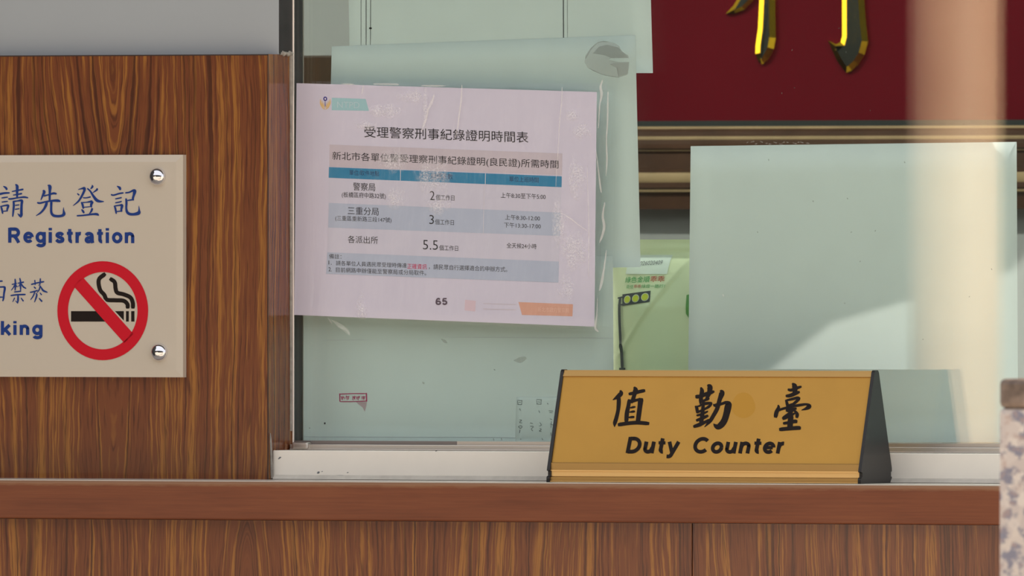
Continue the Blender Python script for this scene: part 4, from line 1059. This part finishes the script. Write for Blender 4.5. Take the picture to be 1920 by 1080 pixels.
# ================================================================== CEILING LIGHTS OF THE ROOM
def lamp(x, y, power, label):
    t = thing('ceiling_light', label, 'ceiling light', (x, y, 2.93), 'strip lights on the room ceiling')
    b = MB(); b.box(x - 0.62, x + 0.62, y - 0.09, y + 0.09, 2.955, 3.0); b.build('housing', M['white_body'], t, bevel=0.006)
    b = MB(); b.lathe(Vector((x - 0.60, y, 2.93)), [(0.0001, 0), (0.014, 0), (0.014, 1.2), (0.0001, 1.2)], Vector((1, 0, 0)), 16); b.build('tube', M['lamp_glow'], t)
    L = bpy.data.lights.new('room_light', 'AREA'); L.shape = 'RECTANGLE'; L.size = 1.2; L.size_y = 0.12; L.energy = power; L.color = (1.0, 0.95, 0.86)
    lo = bpy.data.objects.new('room_light', L); COL.objects.link(lo); lo.parent = t; lo.location = (0, 0, -0.03)
lamp(-1.6, 0.6, 26, 'white strip light on the room ceiling over the partition')
lamp(0.7, 0.6, 26, 'white strip light on the room ceiling in front of the plaque')

# ================================================================== GRANITE POST IN FRONT
YG = -2.5
gx = at(1871, 900, YG).x; gz1 = at(1890, 710, YG).z; gz2 = at(1890, 765, YG).z
gp = thing('granite_post', 'out of focus granite post with a brown cap in front of the counter', 'post', (gx + 0.15, YG + 0.15, 0))
b = MB(); b.box(gx, gx + 0.30, YG, YG + 0.30, 0, gz2); b.build('shaft', M['granite'], gp, bevel=0.004)
b = MB(); b.box(gx + 0.001, gx + 0.303, YG - 0.002, YG + 0.303, gz2, gz1); b.build('cap', M['granite_cap'], gp, bevel=0.004)

# ================================================================== STREET POST MIRRORED IN THE GLASS
def mirrored(px, py, L_):
    p = at(px, py, YA0); d = (p - CP).normalized(); d.y = -d.y
    return p + d * L_
q = mirrored(1783, 480, 9.0)
po = thing('street_post', 'round beige painted post on the sunlit pavement, mirrored in the window glass', 'post', (q.x, q.y, 0))
b = MB(); b.lathe(Vector((q.x, q.y, 0.06)), [(0.064, 0), (0.064, 3.4), (0.0001, 3.4)], Vector((0, 0, 1)), 40); b.build('shaft', M['pole'], po)
b = MB(); b.lathe(Vector((q.x, q.y, 0)), [(0.0001, 0.06), (0.12, 0.06), (0.13, 0.05), (0.13, 0)], Vector((0, 0, 1)), 40); b.build('foot', M['granite_cap'], po)

# ================================================================== WHITE VAN MIRRORED IN THE GLASS
q = mirrored(1345, 640, 24.0)
vx, vy = q.x, q.y
van = thing('white_van', 'white van parked on the sunlit street, mirrored faintly in the right of the window', 'van', (vx + 2.1, vy - 0.85, 0))
side = [(0.02, 0.42), (0.0, 0.75), (0.05, 1.02), (0.30, 1.20), (0.75, 1.32), (1.28, 1.90), (1.55, 2.0), (4.1, 2.0), (4.2, 1.85), (4.22, 0.5), (4.1, 0.38), (0.2, 0.38)]
b = MB(); n = len(side)
v = [(vx + a_, vy, z) for a_, z in side] + [(vx + a_, vy - 1.7, z) for a_, z in side]
b.mesh(v, [(i, (i + 1) % n, n + (i + 1) % n, n + i) for i in range(n)] + [list(range(n)), list(range(n, 2 * n))[::-1]])
b.build('body', M['white_body'], van, bevel=0.05, seg=3)
b = MB(); b.mesh([(vx + 0.82 - 0.02, vy - 0.12, 1.40), (vx + 1.26 - 0.02, vy - 0.16, 1.88), (vx + 1.26 - 0.02, vy - 1.54, 1.88), (vx + 0.82 - 0.02, vy - 1.58, 1.40)], [(0, 1, 2, 3)]); b.build('windscreen', M['van_glass'], van)
for xs in ([(1.02, 1.34), (1.38, 1.78), (2.0, 1.80), (2.0, 1.34)], [(2.15, 1.34), (2.15, 1.80), (3.0, 1.80), (3.0, 1.34)]):
    b = MB(); b.mesh([(vx + a_, vy + 0.006, z) for a_, z in xs] + [(vx + a_, vy - 0.01, z) for a_, z in xs], [(0, 1, 2, 3), (7, 6, 5, 4), (0, 3, 7, 4), (1, 0, 4, 5), (2, 1, 5, 6), (3, 2, 6, 7)]); b.build('side_window', M['van_glass'], van)
for a_ in (0.78, 3.35):
    for yy, ax in ((vy + 0.01, 1), (vy - 1.71, -1)):
        b = MB(); b.lathe(Vector((vx + a_, yy, 0.31)), [(0.0001, 0), (0.17, 0), (0.20, 0.015), (0.29, 0.012), (0.31, -0.03), (0.31, -0.17), (0.0001, -0.17)], Vector((0, ax, 0)), 28); b.build('wheel', M['rubber'], van)
